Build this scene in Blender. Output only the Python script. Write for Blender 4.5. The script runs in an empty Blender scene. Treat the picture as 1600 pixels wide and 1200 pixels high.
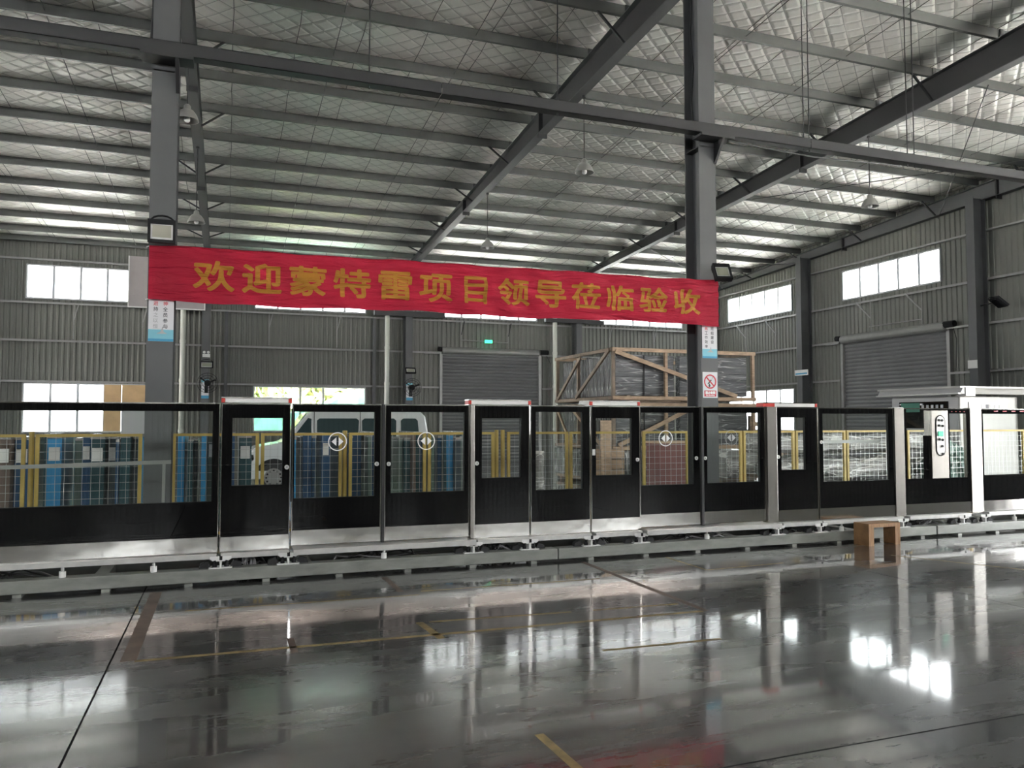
import bpy, bmesh, math, random
from mathutils import Vector, Matrix, noise

random.seed(7)
SC = bpy.context.scene
COL = SC.collection

# ---------------------------------------------------------------- camera
cam_d = bpy.data.cameras.new('camera')
cam = bpy.data.objects.new('camera', cam_d); COL.objects.link(cam)
cam.location = (0.0, 0.0, 1.60)
cam.rotation_euler = (math.radians(92.73), 0.0, math.radians(-20.0))
cam_d.sensor_fit = 'HORIZONTAL'; cam_d.sensor_width = 36.0
cam_d.lens = 36.0 * 1225.0 / 1600.0
cam_d.clip_start = 0.05; cam_d.clip_end = 400
SC.camera = cam

# ---------------------------------------------------------------- world: bright overcast sky, same in every direction
W = bpy.data.worlds.new('overcast_sky'); SC.world = W; W.use_nodes = True
bg = W.node_tree.nodes['Background']
bg.inputs[0].default_value = (0.97, 0.985, 1.0, 1)
SKY = 9.0
bg.inputs[1].default_value = SKY

# hazy sun, almost overhead: it only reaches the yard, which throws light up under the roof
sun_d = bpy.data.lights.new('hazy_sun', 'SUN'); sun_d.energy = 42.0; sun_d.angle = math.radians(6); sun_d.color = (1.0, 0.97, 0.93)
sun = bpy.data.objects.new('hazy_sun', sun_d); COL.objects.link(sun); sun.rotation_euler = (math.radians(15), 0, math.radians(8))

SC.view_settings.view_transform = 'Standard'
SC.view_settings.look = 'None'
SC.view_settings.gamma = 1.0
SC.view_settings.use_curve_mapping = False
SC.view_settings.exposure = 1.92
SC.cycles.use_denoising = True
SC.cycles.max_bounces = 10
SC.cycles.diffuse_bounces = 6
SC.cycles.glossy_bounces = 4
SC.cycles.transparent_max_bounces = 24
SC.cycles.sample_clamp_indirect = 8.0
SC.cycles.caustics_reflective = False
SC.cycles.caustics_refractive = False


def portal(loc, rot, sx, sy):
    """marks a window opening for the sampler: adds no light of its own"""
    d = bpy.data.lights.new('window_portal', 'AREA'); d.shape = 'RECTANGLE'; d.size = sx; d.size_y = sy
    d.cycles.is_portal = True
    o = bpy.data.objects.new('window_portal', d); COL.objects.link(o)
    o.location = loc; o.rotation_euler = rot
    o['kind'] = 'helper'


# ================================================================ helpers
ORG = {}


def setp(o, label=None, cat=None, group=None, kind=None):
    if label: o['label'] = label
    if cat: o['category'] = cat
    if group: o['group'] = group
    if kind: o['kind'] = kind
    return o


def thing(name, label, cat, loc=(0, 0, 0), group=None, kind=None):
    o = bpy.data.objects.new(name, None); COL.objects.link(o)
    o.empty_display_size = 0.1
    o.location = loc; ORG[o.name] = Vector(loc)
    return setp(o, label, cat, group, kind)


def link(name, me, parent=None, loc=None):
    o = bpy.data.objects.new(name, me); COL.objects.link(o)
    if parent is not None: o.parent = parent
    if loc is not None: o.location = loc
    base = ORG.get(parent.name, Vector((0, 0, 0))) if parent is not None else Vector((0, 0, 0))
    ORG[o.name] = base + Vector(o.location)
    return o


class MB:
    def __init__(s): s.v = []; s.f = []

    def add(s, vs, fs):
        n = len(s.v); s.v += [tuple(v) for v in vs]; s.f += [tuple(i + n for i in f) for f in fs]; return s

    def box(s, x0, x1, y0, y1, z0, z1):
        return s.add([(x0, y0, z0), (x1, y0, z0), (x1, y1, z0), (x0, y1, z0), (x0, y0, z1), (x1, y0, z1), (x1, y1, z1), (x0, y1, z1)],
                     [(0, 3, 2, 1), (4, 5, 6, 7), (0, 1, 5, 4), (1, 2, 6, 5), (2, 3, 7, 6), (3, 0, 4, 7)])

    def bar(s, p, q, w, h, up=(0, 0, 1)):
        p = Vector(p); q = Vector(q); d = (q - p).normalized(); up = Vector(up)
        if abs(d.dot(up)) > 0.99: up = Vector((0, 1, 0))
        a = d.cross(up).normalized() * (w / 2); b = a.cross(d).normalized() * (h / 2)
        vs = [p - a - b, p + a - b, p + a + b, p - a + b, q - a - b, q + a - b, q + a + b, q - a + b]
        return s.add(vs, [(0, 3, 2, 1), (4, 5, 6, 7), (0, 1, 5, 4), (1, 2, 6, 5), (2, 3, 7, 6), (3, 0, 4, 7)])

    def tube(s, pts, r, n=6, cap=True):
        pts = [Vector(p) for p in pts]; rings = []
        for i, p in enumerate(pts):
            d = (pts[min(i + 1, len(pts) - 1)] - pts[max(i - 1, 0)]).normalized()
            u = Vector((0, 0, 1)) if abs(d.z) < 0.9 else Vector((0, 1, 0))
            a = d.cross(u).normalized(); b = a.cross(d).normalized()
            rr = r[i] if isinstance(r, (list, tuple)) else r
            rings.append([p + (a * math.cos(t) + b * math.sin(t)) * rr for t in (2 * math.pi * k / n for k in range(n))])
        vs = [v for R in rings for v in R]; fs = []
        for i in range(len(rings) - 1):
            for k in range(n):
                fs.append((i * n + k, i * n + (k + 1) % n, (i + 1) * n + (k + 1) % n, (i + 1) * n + k))
        if cap:
            fs.append(tuple(range(n - 1, -1, -1))); fs.append(tuple(range((len(rings) - 1) * n, len(rings) * n)))
        return s.add(vs, fs)

    def lathe(s, prof, c=(0, 0, 0), n=20, axis='z'):
        vs = []; fs = []
        for (r, h) in prof:
            for k in range(n):
                t = 2 * math.pi * k / n; x, y = r * math.cos(t), r * math.sin(t)
                p = (x, y, h) if axis == 'z' else ((x, h, y) if axis == 'y' else (h, x, y))
                vs.append((c[0] + p[0], c[1] + p[1], c[2] + p[2]))
        for i in range(len(prof) - 1):
            for k in range(n):
                fs.append((i * n + k, i * n + (k + 1) % n, (i + 1) * n + (k + 1) % n, (i + 1) * n + k))
        return s.add(vs, fs)

    def disc(s, c, r, h, axis='y', n=20):
        return s.lathe([(0.0001, -h / 2), (r, -h / 2), (r, h / 2), (0.0001, h / 2)], c, n, axis)

    def prism(s, poly, axis, a0, a1):
        n = len(poly)
        def P(u, v, a): return (a, u, v) if axis == 'x' else ((u, a, v) if axis == 'y' else (u, v, a))
        vs = [P(u, v, a0) for u, v in poly] + [P(u, v, a1) for u, v in poly]
        fs = [tuple(range(n - 1, -1, -1)), tuple(range(n, 2 * n))] + [(i, (i + 1) % n, n + (i + 1) % n, n + i) for i in range(n)]
        return s.add(vs, fs)

    def frame(s, x0, x1, z0, z1, gx0, gx1, gz0, gz1, y0, y1):
        """flat slab in XZ with one rectangular hole"""
        s.box(x0, gx0, y0, y1, z0, z1); s.box(gx1, x1, y0, y1, z0, z1)
        s.box(gx0, gx1, y0, y1, z0, gz0); return s.box(gx0, gx1, y0, y1, gz1, z1)

    def mesh(s, name, mat=None, smooth=False, off=Vector((0, 0, 0))):
        me = bpy.data.meshes.new(name)
        me.from_pydata([(v[0] - off[0], v[1] - off[1], v[2] - off[2]) for v in s.v], [], s.f)
        bm = bmesh.new(); bm.from_mesh(me); bmesh.ops.recalc_face_normals(bm, faces=bm.faces); bm.to_mesh(me); bm.free()
        if mat: me.materials.append(mat)
        if smooth:
            for p in me.polygons: p.use_smooth = True
        return me

    def build(s, name, mat, parent=None, smooth=False, bevel=0, seg=2):
        off = ORG.get(parent.name, Vector((0, 0, 0))) if parent is not None else Vector((0, 0, 0))
        o = link(name, s.mesh(name, mat, smooth, off), parent)
        if bevel:
            m = o.modifiers.new('bevel', 'BEVEL'); m.width = bevel; m.segments = seg; m.limit_method = 'ANGLE'
        return o


def B(x0, x1, y0, y1, z0, z1): return MB().box(x0, x1, y0, y1, z0, z1)


# ---------------------------------------------------------------- materials
def new_mat(name):
    m = bpy.data.materials.new(name); m.use_nodes = True
    nt = m.node_tree; return m, nt, nt.nodes['Principled BSDF']


def mat(name, col, rough=0.5, metal=0.0, var=0.0, vscale=3.0, bump=0.0, bscale=30.0, spec=None, rvar=0.0, stretch=None, coat=0.0):
    m, nt, p = new_mat(name)
    p.inputs['Base Color'].default_value = (*col, 1); p.inputs['Roughness'].default_value = rough; p.inputs['Metallic'].default_value = metal
    if spec is not None: p.inputs['Specular IOR Level'].default_value = spec
    if coat: p.inputs['Coat Weight'].default_value = coat; p.inputs['Coat Roughness'].default_value = 0.03
    N = nt.nodes; L = nt.links
    if var or bump or rvar:
        tc = N.new('ShaderNodeTexCoord'); mp = N.new('ShaderNodeMapping'); L.new(tc.outputs['Object'], mp.inputs[0])
        if stretch: mp.inputs['Scale'].default_value = stretch
        if var or rvar:
            n1 = N.new('ShaderNodeTexNoise'); n1.inputs['Scale'].default_value = vscale; n1.inputs['Detail'].default_value = 5
            L.new(mp.outputs[0], n1.inputs[0])
        if var:
            cr = N.new('ShaderNodeMapRange'); cr.inputs[1].default_value = 0.3; cr.inputs[2].default_value = 0.7
            cr.inputs[3].default_value = 1 - var; cr.inputs[4].default_value = 1 + var
            L.new(n1.outputs['Fac'], cr.inputs[0])
            mx = N.new('ShaderNodeMix'); mx.data_type = 'RGBA'; mx.blend_type = 'MULTIPLY'; mx.inputs[0].default_value = 1
            mx.inputs[6].default_value = (*col, 1); L.new(cr.outputs[0], mx.inputs[7]); L.new(mx.outputs[2], p.inputs['Base Color'])
        if rvar:
            r2 = N.new('ShaderNodeMapRange'); r2.inputs[1].default_value = 0.3; r2.inputs[2].default_value = 0.7
            r2.inputs[3].default_value = max(0.01, rough - rvar); r2.inputs[4].default_value = rough + rvar
            L.new(n1.outputs['Fac'], r2.inputs[0]); L.new(r2.outputs[0], p.inputs['Roughness'])
        if bump:
            n2 = N.new('ShaderNodeTexNoise'); n2.inputs['Scale'].default_value = bscale; n2.inputs['Detail'].default_value = 4
            L.new(mp.outputs[0], n2.inputs[0]); b = N.new('ShaderNodeBump'); b.inputs['Strength'].default_value = bump; b.inputs['Distance'].default_value = 0.02
            L.new(n2.outputs['Fac'], b.inputs['Height']); L.new(b.outputs[0], p.inputs['Normal'])
    return m


def glass_mat(name, tint=(0.9, 0.95, 0.93), extra=0.0, ior=1.5):
    m = bpy.data.materials.new(name); m.use_nodes = True; nt = m.node_tree; nt.nodes.clear(); N = nt.nodes; L = nt.links
    out = N.new('ShaderNodeOutputMaterial'); tr = N.new('ShaderNodeBsdfTransparent'); gl = N.new('ShaderNodeBsdfGlossy'); mx = N.new('ShaderNodeMixShader')
    tr.inputs[0].default_value = (*tint, 1); gl.inputs['Roughness'].default_value = 0.005
    lw = N.new('ShaderNodeLayerWeight'); pw = N.new('ShaderNodeMath'); pw.operation = 'POWER'; pw.inputs[1].default_value = 5.0
    L.new(lw.outputs['Facing'], pw.inputs[0])
    ad = N.new('ShaderNodeMath'); ad.operation = 'MULTIPLY_ADD'; ad.inputs[1].default_value = 0.95; ad.inputs[2].default_value = 0.035 + extra
    L.new(pw.outputs[0], ad.inputs[0]); L.new(ad.outputs[0], mx.inputs[0])
    L.new(tr.outputs[0], mx.inputs[1]); L.new(gl.outputs[0], mx.inputs[2]); L.new(mx.outputs[0], out.inputs[0])
    return m


def cloth_mat(name, col, trans=0.45, rough=0.5):
    m = bpy.data.materials.new(name); m.use_nodes = True; nt = m.node_tree; N = nt.nodes; L = nt.links
    p = N['Principled BSDF']; p.inputs['Base Color'].default_value = (*col, 1); p.inputs['Roughness'].default_value = rough
    p.inputs['Specular IOR Level'].default_value = 0.25
    t = N.new('ShaderNodeBsdfTranslucent'); t.inputs[0].default_value = (*col, 1)
    tc = N.new('ShaderNodeTexCoord'); mp = N.new('ShaderNodeMapping'); mp.inputs['Rotation'].default_value = (0, math.radians(22), 0); mp.inputs['Scale'].default_value = (1.3, 1, 9)
    L.new(tc.outputs['Object'], mp.inputs[0]); n1 = N.new('ShaderNodeTexNoise'); n1.inputs['Scale'].default_value = 1.6; n1.inputs['Detail'].default_value = 3; n1.inputs['Distortion'].default_value = 0.8
    L.new(mp.outputs[0], n1.inputs[0]); bp = N.new('ShaderNodeBump'); bp.inputs['Strength'].default_value = 0.9; bp.inputs['Distance'].default_value = 0.06
    L.new(n1.outputs['Fac'], bp.inputs['Height']); L.new(bp.outputs[0], p.inputs['Normal']); L.new(bp.outputs[0], t.inputs['Normal'])
    mx = N.new('ShaderNodeMixShader'); mx.inputs[0].default_value = trans
    L.new(p.outputs[0], mx.inputs[1]); L.new(t.outputs[0], mx.inputs[2]); L.new(mx.outputs[0], N['Material Output'].inputs[0])
    return m


def emit_mat(name, col, s):
    m, nt, p = new_mat(name); p.inputs['Base Color'].default_value = (*col, 1)
    p.inputs['Emission Color'].default_value = (*col, 1); p.inputs['Emission Strength'].default_value = s; return m


M = {}
M['steel'] = mat('grey_painted_steel', (0.088, 0.09, 0.092), 0.5, var=0.12, vscale=1.5)
M['steel_dark'] = mat('dark_and_shaded_steel', (0.020, 0.020, 0.021), 0.5, var=0.15, vscale=1.5)  # near-black also puts the shade on the rafter webs into the colour
M['flange'] = mat('lit_rafter_flange', (0.07, 0.071, 0.073), 0.5)  # paler than the web: light on the bottom flange put into its colour
M['purlin'] = mat('galvanised_purlin', (0.115, 0.12, 0.115), 0.45, 0.35, var=0.15, vscale=2.0, rvar=0.08)
M['girt'] = mat('galvanised_girt', (0.27, 0.27, 0.26), 0.42, 0.3, var=0.1)
M['sheet'] = mat('grey_wall_sheet', (0.155, 0.158, 0.138), 0.5, var=0.1, vscale=0.6, stretch=(1, 1, 0.3))
M['sheet_out'] = mat('pale_wall_sheet', (0.45, 0.45, 0.43), 0.5)
M['alu'] = mat('aluminium_window_frame', (0.42, 0.43, 0.44), 0.4, 0.5)
M['black'] = mat('black_plastic', (0.010, 0.010, 0.011), 0.6, spec=0.25)
M['blackglass'] = mat('black_backed_glass', (0.0025, 0.0025, 0.003), 0.02, spec=0.5)
M['rubber'] = mat('black_rubber', (0.015, 0.015, 0.016), 0.7)
M['white'] = mat('white_paint', (0.72, 0.72, 0.70), 0.4)
M['whitemetal'] = mat('pale_milled_aluminium', (0.48, 0.48, 0.465), 0.38, 0.35, var=0.08, vscale=12)
M['bracket'] = mat('pale_cast_bracket', (0.66, 0.66, 0.65), 0.45)
M['red'] = mat('red_plastic', (0.55, 0.03, 0.02), 0.35)
M['glass'] = glass_mat('clear_glass', (0.965, 0.985, 0.975), 0.015)
M['winglass'] = glass_mat('dimmed_window_glass', (0.56, 0.57, 0.57))  # even tint dims the sky so the mullions stay visible
M['clearwin'] = glass_mat('clean_window_glass', (0.95, 0.96, 0.96))
M['dimglass'] = glass_mat('dimming_tinted_glass', (0.42, 0.38, 0.36))  # tint added to dim the unseen upper windows of the front wall
M['diffuser'] = mat('white_acrylic', (0.80, 0.78, 0.76), 0.25)
M['yellow'] = mat('yellow_paint', (0.42, 0.295, 0.065), 0.5, var=0.15, vscale=4)
M['wire'] = mat('galvanised_wire', (0.45, 0.46, 0.45), 0.4, 0.5)
M['galv'] = mat('galvanised_beam', (0.21, 0.217, 0.20), 0.48, 0.35, var=0.22, vscale=4, bump=0.08, bscale=60, rvar=0.12, stretch=(1, 3, 3))
M['pipe'] = mat('white_plastic_pipe', (0.62, 0.63, 0.56), 0.4)
M['wood'] = mat('pale_sawn_timber', (0.40, 0.28, 0.185), 0.65, var=0.25, vscale=6, bump=0.15, bscale=40, stretch=(1, 1, 4))
M['wood_dark'] = mat('weathered_timber', (0.22, 0.165, 0.12), 0.7, var=0.25, vscale=6, bump=0.15, bscale=40)
M['stool'] = mat('brown_plywood', (0.30, 0.165, 0.075), 0.45, var=0.25, vscale=8, stretch=(4, 1, 1))
M['ply'] = mat('plywood_sheet', (0.55, 0.37, 0.19), 0.6, var=0.12, vscale=3)
M['board'] = mat('pinkish_grey_board', (0.34, 0.31, 0.31), 0.5, var=0.05)
M['enamel'] = mat('grey_enamel_shade', (0.30, 0.30, 0.28), 0.3, 0.2)
M['bulb'] = mat('frosted_bulb', (0.8, 0.8, 0.78), 0.15)
M['floodglass'] = mat('floodlight_glass', (0.30, 0.31, 0.24), 0.1)
M['poster'] = mat('white_printed_vinyl', (0.70, 0.70, 0.72), 0.4)
M['inkred'] = mat('red_ink', (0.60, 0.04, 0.06), 0.5)
M['inkblack'] = mat('black_ink', (0.05, 0.05, 0.06), 0.5)
M['inkgrey'] = mat('grey_ink', (0.42, 0.43, 0.44), 0.5)
M['inkcyan'] = mat('cyan_ink', (0.20, 0.52, 0.62), 0.45)
M['inkgreen'] = mat('dull_green_print', (0.03, 0.16, 0.11), 0.4)
M['inkblue'] = mat('blue_ink', (0.05, 0.30, 0.50), 0.45)
M['inkwhite'] = mat('white_ink', (0.85, 0.85, 0.85), 0.5)
M['banner'] = cloth_mat('red_banner_cloth', (0.54, 0.022, 0.055), 0.42)
M['gold'] = cloth_mat('orange_banner_lettering', (0.55, 0.255, 0.04), 0.25)
M['greenlit'] = emit_mat('green_lit_sign', (0.03, 0.75, 0.25), 1.2)
M['greenkey'] = emit_mat('green_lit_button', (0.02, 0.40, 0.22), 0.25)
M['carton'] = mat('dark_red_carton', (0.13, 0.035, 0.03), 0.6, var=0.15)
M['vanpaint'] = mat('white_van_paint', (0.66, 0.68, 0.68), 0.25, coat=0.4)
M['vanglass'] = mat('tinted_van_glass', (0.03, 0.055, 0.06), 0.05)
M['tyre'] = mat('tyre_rubber', (0.03, 0.03, 0.032), 0.7)
M['hub'] = mat('grey_wheel_cover', (0.30, 0.29, 0.28), 0.35, 0.4)
M['tarp'] = mat('green_tarpaulin', (0.22, 0.62, 0.45), 0.4, var=0.2, vscale=3, bump=0.6, bscale=4)
M['hedge'] = mat('hedge_leaf', (0.52, 0.56, 0.30), 0.6, var=0.2, vscale=3)
M['concrete'] = mat('pale_yard_concrete', (0.70, 0.69, 0.66), 0.8, var=0.1)
M['cable'] = mat('black_cable', (0.015, 0.015, 0.016), 0.5)
M['cablegrey'] = mat('grey_cable', (0.32, 0.32, 0.33), 0.5)
M['boothwhite'] = mat('white_booth_panel', (0.36, 0.355, 0.335), 0.4, var=0.04)
M['boothgrey'] = mat('grey_booth_panel', (0.42, 0.42, 0.42), 0.45)
M['shutter'] = mat('grey_shutter_slat', (0.165, 0.165, 0.168), 0.45, 0.2, var=0.08, vscale=1)
M['tape'] = mat('worn_yellow_tape', (0.20, 0.145, 0.06), 0.6, var=0.5, vscale=9)
M['tapebrown'] = mat('brown_floor_tape', (0.105, 0.075, 0.06), 0.6, var=0.35, vscale=5)
M['joint'] = mat('dark_joint_filler', (0.008, 0.008, 0.008), 0.8)


def stainless_mat(name='brushed_stainless', rough=0.11, base=(0.50, 0.485, 0.46)):
    m, nt, p = new_mat(name); N = nt.nodes; L = nt.links
    p.inputs['Base Color'].default_value = (*base, 1); p.inputs['Metallic'].default_value = 1.0; p.inputs['Roughness'].default_value = rough
    tc = N.new('ShaderNodeTexCoord'); mp = N.new('ShaderNodeMapping'); mp.inputs['Scale'].default_value = (220, 220, 2.5)
    L.new(tc.outputs['Object'], mp.inputs[0]); n = N.new('ShaderNodeTexNoise'); n.inputs['Scale'].default_value = 1.0
    L.new(mp.outputs[0], n.inputs[0]); b = N.new('ShaderNodeBump'); b.inputs['Strength'].default_value = 0.04; b.inputs['Distance'].default_value = 0.01
    n3 = N.new('ShaderNodeTexNoise'); n3.inputs['Scale'].default_value = 3.0; L.new(tc.outputs['Object'], n3.inputs[0])
    b2 = N.new('ShaderNodeBump'); b2.inputs['Strength'].default_value = 0.12; b2.inputs['Distance'].default_value = 0.02
    L.new(n3.outputs['Fac'], b2.inputs['Height'])
    L.new(n.outputs['Fac'], b.inputs['Height']); L.new(b2.outputs[0], b.inputs['Normal']); L.new(b.outputs[0], p.inputs['Normal'])
    return m


def floor_mat():
    m, nt, p = new_mat('dark_polished_epoxy'); N = nt.nodes; L = nt.links
    tc = N.new('ShaderNodeTexCoord')
    n1 = N.new('ShaderNodeTexNoise'); n1.inputs['Scale'].default_value = 0.35; n1.inputs['Detail'].default_value = 6; n1.inputs['Roughness'].default_value = 0.6
    mp = N.new('ShaderNodeMapping'); mp.inputs['Scale'].default_value = (1, 1, 1)
    L.new(tc.outputs['Object'], mp.inputs[0]); L.new(mp.outputs[0], n1.inputs[0])
    cr = N.new('ShaderNodeValToRGB'); e = cr.color_ramp.elements
    e[0].position = 0.30; e[0].color = (0.036, 0.037, 0.038, 1); e[1].position = 0.72; e[1].color = (0.062, 0.061, 0.059, 1)
    L.new(n1.outputs['Fac'], cr.inputs[0]); L.new(cr.outputs[0], p.inputs['Base Color'])
    n2 = N.new('ShaderNodeTexNoise'); n2.inputs['Scale'].default_value = 1.3; n2.inputs['Detail'].default_value = 8; n2.inputs['Roughness'].default_value = 0.7
    mp2 = N.new('ShaderNodeMapping'); mp2.inputs['Scale'].default_value = (0.35, 1.5, 1); L.new(tc.outputs['Object'], mp2.inputs[0]); L.new(mp2.outputs[0], n2.inputs[0])
    r = N.new('ShaderNodeMapRange'); r.inputs[1].default_value = 0.3; r.inputs[2].default_value = 0.72; r.inputs[3].default_value = 0.20; r.inputs[4].default_value = 0.36
    L.new(n2.outputs['Fac'], r.inputs[0]); L.new(r.outputs[0], p.inputs['Roughness'])
    n3 = N.new('ShaderNodeTexNoise'); n3.inputs['Scale'].default_value = 2.2; n3.inputs['Detail'].default_value = 3; L.new(tc.outputs['Object'], n3.inputs[0])
    b = N.new('ShaderNodeBump'); b.inputs['Strength'].default_value = 0.006; b.inputs['Distance'].default_value = 0.02
    L.new(n3.outputs['Fac'], b.inputs['Height']); L.new(b.outputs[0], p.inputs['Normal'])
    p.inputs['Specular IOR Level'].default_value = 0.22
    p.inputs['Coat Weight'].default_value = 1.0; L.new(b.outputs[0], p.inputs['Coat Normal'])
    r3 = N.new('ShaderNodeMapRange'); r3.inputs[1].default_value = 0.3; r3.inputs[2].default_value = 0.72; r3.inputs[3].default_value = 0.05; r3.inputs[4].default_value = 0.078
    L.new(n2.outputs['Fac'], r3.inputs[0]); L.new(r3.outputs[0], p.inputs['Coat Roughness'])
    return m


def foil_mat():
    """silver roof insulation with a diamond net pressed into it"""
    m, nt, p = new_mat('quilted_silver_foil'); N = nt.nodes; L = nt.links
    tc = N.new('ShaderNodeTexCoord'); sx = N.new('ShaderNodeSeparateXYZ'); L.new(tc.outputs['Object'], sx.inputs[0])
    nd = N.new('ShaderNodeTexNoise'); nd.inputs['Scale'].default_value = 2.0; L.new(tc.outputs['Object'], nd.inputs[0])
    def line(sign):
        a = N.new('ShaderNodeMath'); a.operation = 'MULTIPLY'; a.inputs[1].default_value = sign * 1.15; L.new(sx.outputs[1], a.inputs[0])
        s = N.new('ShaderNodeMath'); s.operation = 'ADD'; L.new(sx.outputs[0], s.inputs[0]); L.new(a.outputs[0], s.inputs[1])
        w = N.new('ShaderNodeMath'); w.operation = 'MULTIPLY_ADD'; w.inputs[1].default_value = 0.03; L.new(nd.outputs['Fac'], w.inputs[0]); L.new(s.outputs[0], w.inputs[2])
        pp = N.new('ShaderNodeMath'); pp.operation = 'PINGPONG'; pp.inputs[1].default_value = 0.24; L.new(w.outputs[0], pp.inputs[0]); return pp
    l1, l2 = line(1), line(-1)
    mn = N.new('ShaderNodeMath'); mn.operation = 'MINIMUM'; L.new(l1.outputs[0], mn.inputs[0]); L.new(l2.outputs[0], mn.inputs[1])
    r = N.new('ShaderNodeMapRange'); r.interpolation_type = 'SMOOTHSTEP'; r.inputs[1].default_value = 0.0; r.inputs[2].default_value = 0.10; L.new(mn.outputs[0], r.inputs[0])
    rl = N.new('ShaderNodeMapRange'); rl.inputs[1].default_value = 0.006; rl.inputs[2].default_value = 0.016; rl.inputs[3].default_value = 0.5; rl.inputs[4].default_value = 1.0
    L.new(mn.outputs[0], rl.inputs[0])
    n1 = N.new('ShaderNodeTexNoise'); n1.inputs['Scale'].default_value = 0.5; n1.inputs['Detail'].default_value = 3; L.new(tc.outputs['Object'], n1.inputs[0])
    cr = N.new('ShaderNodeValToRGB'); e = cr.color_ramp.elements
    e[0].position = 0.35; e[0].color = (0.84, 0.85, 0.80, 1); e[1].position = 0.65; e[1].color = (0.89, 0.85, 0.81, 1); L.new(n1.outputs['Fac'], cr.inputs[0])
    mx = N.new('ShaderNodeMix'); mx.data_type = 'RGBA'; mx.blend_type = 'MULTIPLY'; mx.inputs[0].default_value = 1
    L.new(cr.outputs[0], mx.inputs[6]); L.new(rl.outputs[0], mx.inputs[7]); L.new(mx.outputs[2], p.inputs['Base Color'])
    n4 = N.new('ShaderNodeTexNoise'); n4.inputs['Scale'].default_value = 9; n4.inputs['Detail'].default_value = 4; L.new(tc.outputs['Object'], n4.inputs[0])
    hh = N.new('ShaderNodeMath'); hh.operation = 'MULTIPLY_ADD'; hh.inputs[1].default_value = 0.25; L.new(n4.outputs['Fac'], hh.inputs[0]); L.new(r.outputs[0], hh.inputs[2])
    b = N.new('ShaderNodeBump'); b.inputs['Strength'].default_value = 0.5; b.inputs['Distance'].default_value = 0.04; L.new(hh.outputs[0], b.inputs['Height']); L.new(b.outputs[0], p.inputs['Normal'])
    p.inputs['Metallic'].default_value = 0.3; p.inputs['Roughness'].default_value = 0.42
    return m


def film_mat(name, col, rough=0.12, strength=0.9, scale=(9, 9, 1.2), metal=0.0, glint=None, glint_rot=(0, 0, 0)):
    """crinkled plastic film over whatever it wraps"""
    m, nt, p = new_mat(name); N = nt.nodes; L = nt.links
    tc = N.new('ShaderNodeTexCoord'); mp = N.new('ShaderNodeMapping'); mp.inputs['Scale'].default_value = scale; L.new(tc.outputs['Object'], mp.inputs[0])
    n = N.new('ShaderNodeTexNoise'); n.inputs['Scale'].default_value = 1.0; n.inputs['Detail'].default_value = 6; n.inputs['Roughness'].default_value = 0.65; n.inputs['Distortion'].default_value = 0.6
    L.new(mp.outputs[0], n.inputs[0])
    b = N.new('ShaderNodeBump'); b.inputs['Strength'].default_value = strength; b.inputs['Distance'].default_value = 0.08; L.new(n.outputs['Fac'], b.inputs['Height']); L.new(b.outputs[0], p.inputs['Normal'])
    p.inputs['Base Color'].default_value = (*col, 1); p.inputs['Roughness'].default_value = rough; p.inputs['Metallic'].default_value = metal
    if glint:                                      # pale streaks: window glints on the folds, painted into the colour
        mp2 = N.new('ShaderNodeMapping'); mp2.inputs['Scale'].default_value = tuple(k * 0.9 for k in scale); mp2.inputs['Rotation'].default_value = glint_rot; L.new(tc.outputs['Object'], mp2.inputs[0])
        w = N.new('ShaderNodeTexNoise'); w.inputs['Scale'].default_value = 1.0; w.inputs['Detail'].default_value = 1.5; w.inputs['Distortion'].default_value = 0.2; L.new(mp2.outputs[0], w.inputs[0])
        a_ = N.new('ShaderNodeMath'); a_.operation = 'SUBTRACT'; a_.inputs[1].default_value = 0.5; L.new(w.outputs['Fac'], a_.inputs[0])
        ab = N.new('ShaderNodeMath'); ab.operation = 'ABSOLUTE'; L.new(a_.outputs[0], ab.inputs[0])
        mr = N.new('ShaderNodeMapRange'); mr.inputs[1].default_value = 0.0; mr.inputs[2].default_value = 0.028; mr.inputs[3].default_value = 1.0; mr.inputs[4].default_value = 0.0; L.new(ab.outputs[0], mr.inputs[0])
        mx = N.new('ShaderNodeMix'); mx.data_type = 'RGBA'; mx.inputs[6].default_value = (*col, 1); mx.inputs[7].default_value = (*glint, 1); L.new(mr.outputs[0], mx.inputs[0]); L.new(mx.outputs[2], p.inputs['Base Color'])
    p.inputs['Specular IOR Level'].default_value = 1.0 if strength > 0.5 else 0.35
    return m


M['stainless'] = stainless_mat()
M['satin'] = stainless_mat('satin_stainless', 0.27, (0.36, 0.345, 0.32))
M['floor'] = floor_mat()
M['foil'] = foil_mat()
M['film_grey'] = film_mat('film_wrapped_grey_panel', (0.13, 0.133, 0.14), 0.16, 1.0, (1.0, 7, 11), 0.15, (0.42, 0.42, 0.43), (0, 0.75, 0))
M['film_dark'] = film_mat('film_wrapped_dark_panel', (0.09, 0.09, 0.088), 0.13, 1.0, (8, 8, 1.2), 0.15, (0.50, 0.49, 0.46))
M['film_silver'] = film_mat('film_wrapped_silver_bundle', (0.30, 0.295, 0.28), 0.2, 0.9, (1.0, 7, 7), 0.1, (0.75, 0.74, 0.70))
FILMS = [film_mat('dark_teal_film', (0.012, 0.060, 0.072), 0.3, 0.35, (9, 9, 1)), film_mat('deep_blue_film', (0.015, 0.070, 0.16), 0.3, 0.35, (9, 9, 1)),
         film_mat('bright_blue_film', (0.03, 0.25, 0.50), 0.3, 0.35, (9, 9, 1)), film_mat('grey_green_film', (0.10, 0.15, 0.13), 0.3, 0.35, (9, 9, 1)),
         film_mat('slate_film', (0.05, 0.075, 0.095), 0.3, 0.35, (9, 9, 1)), film_mat('brownish_film', (0.14, 0.10, 0.08), 0.35, 0.35, (9, 9, 1))]


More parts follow.
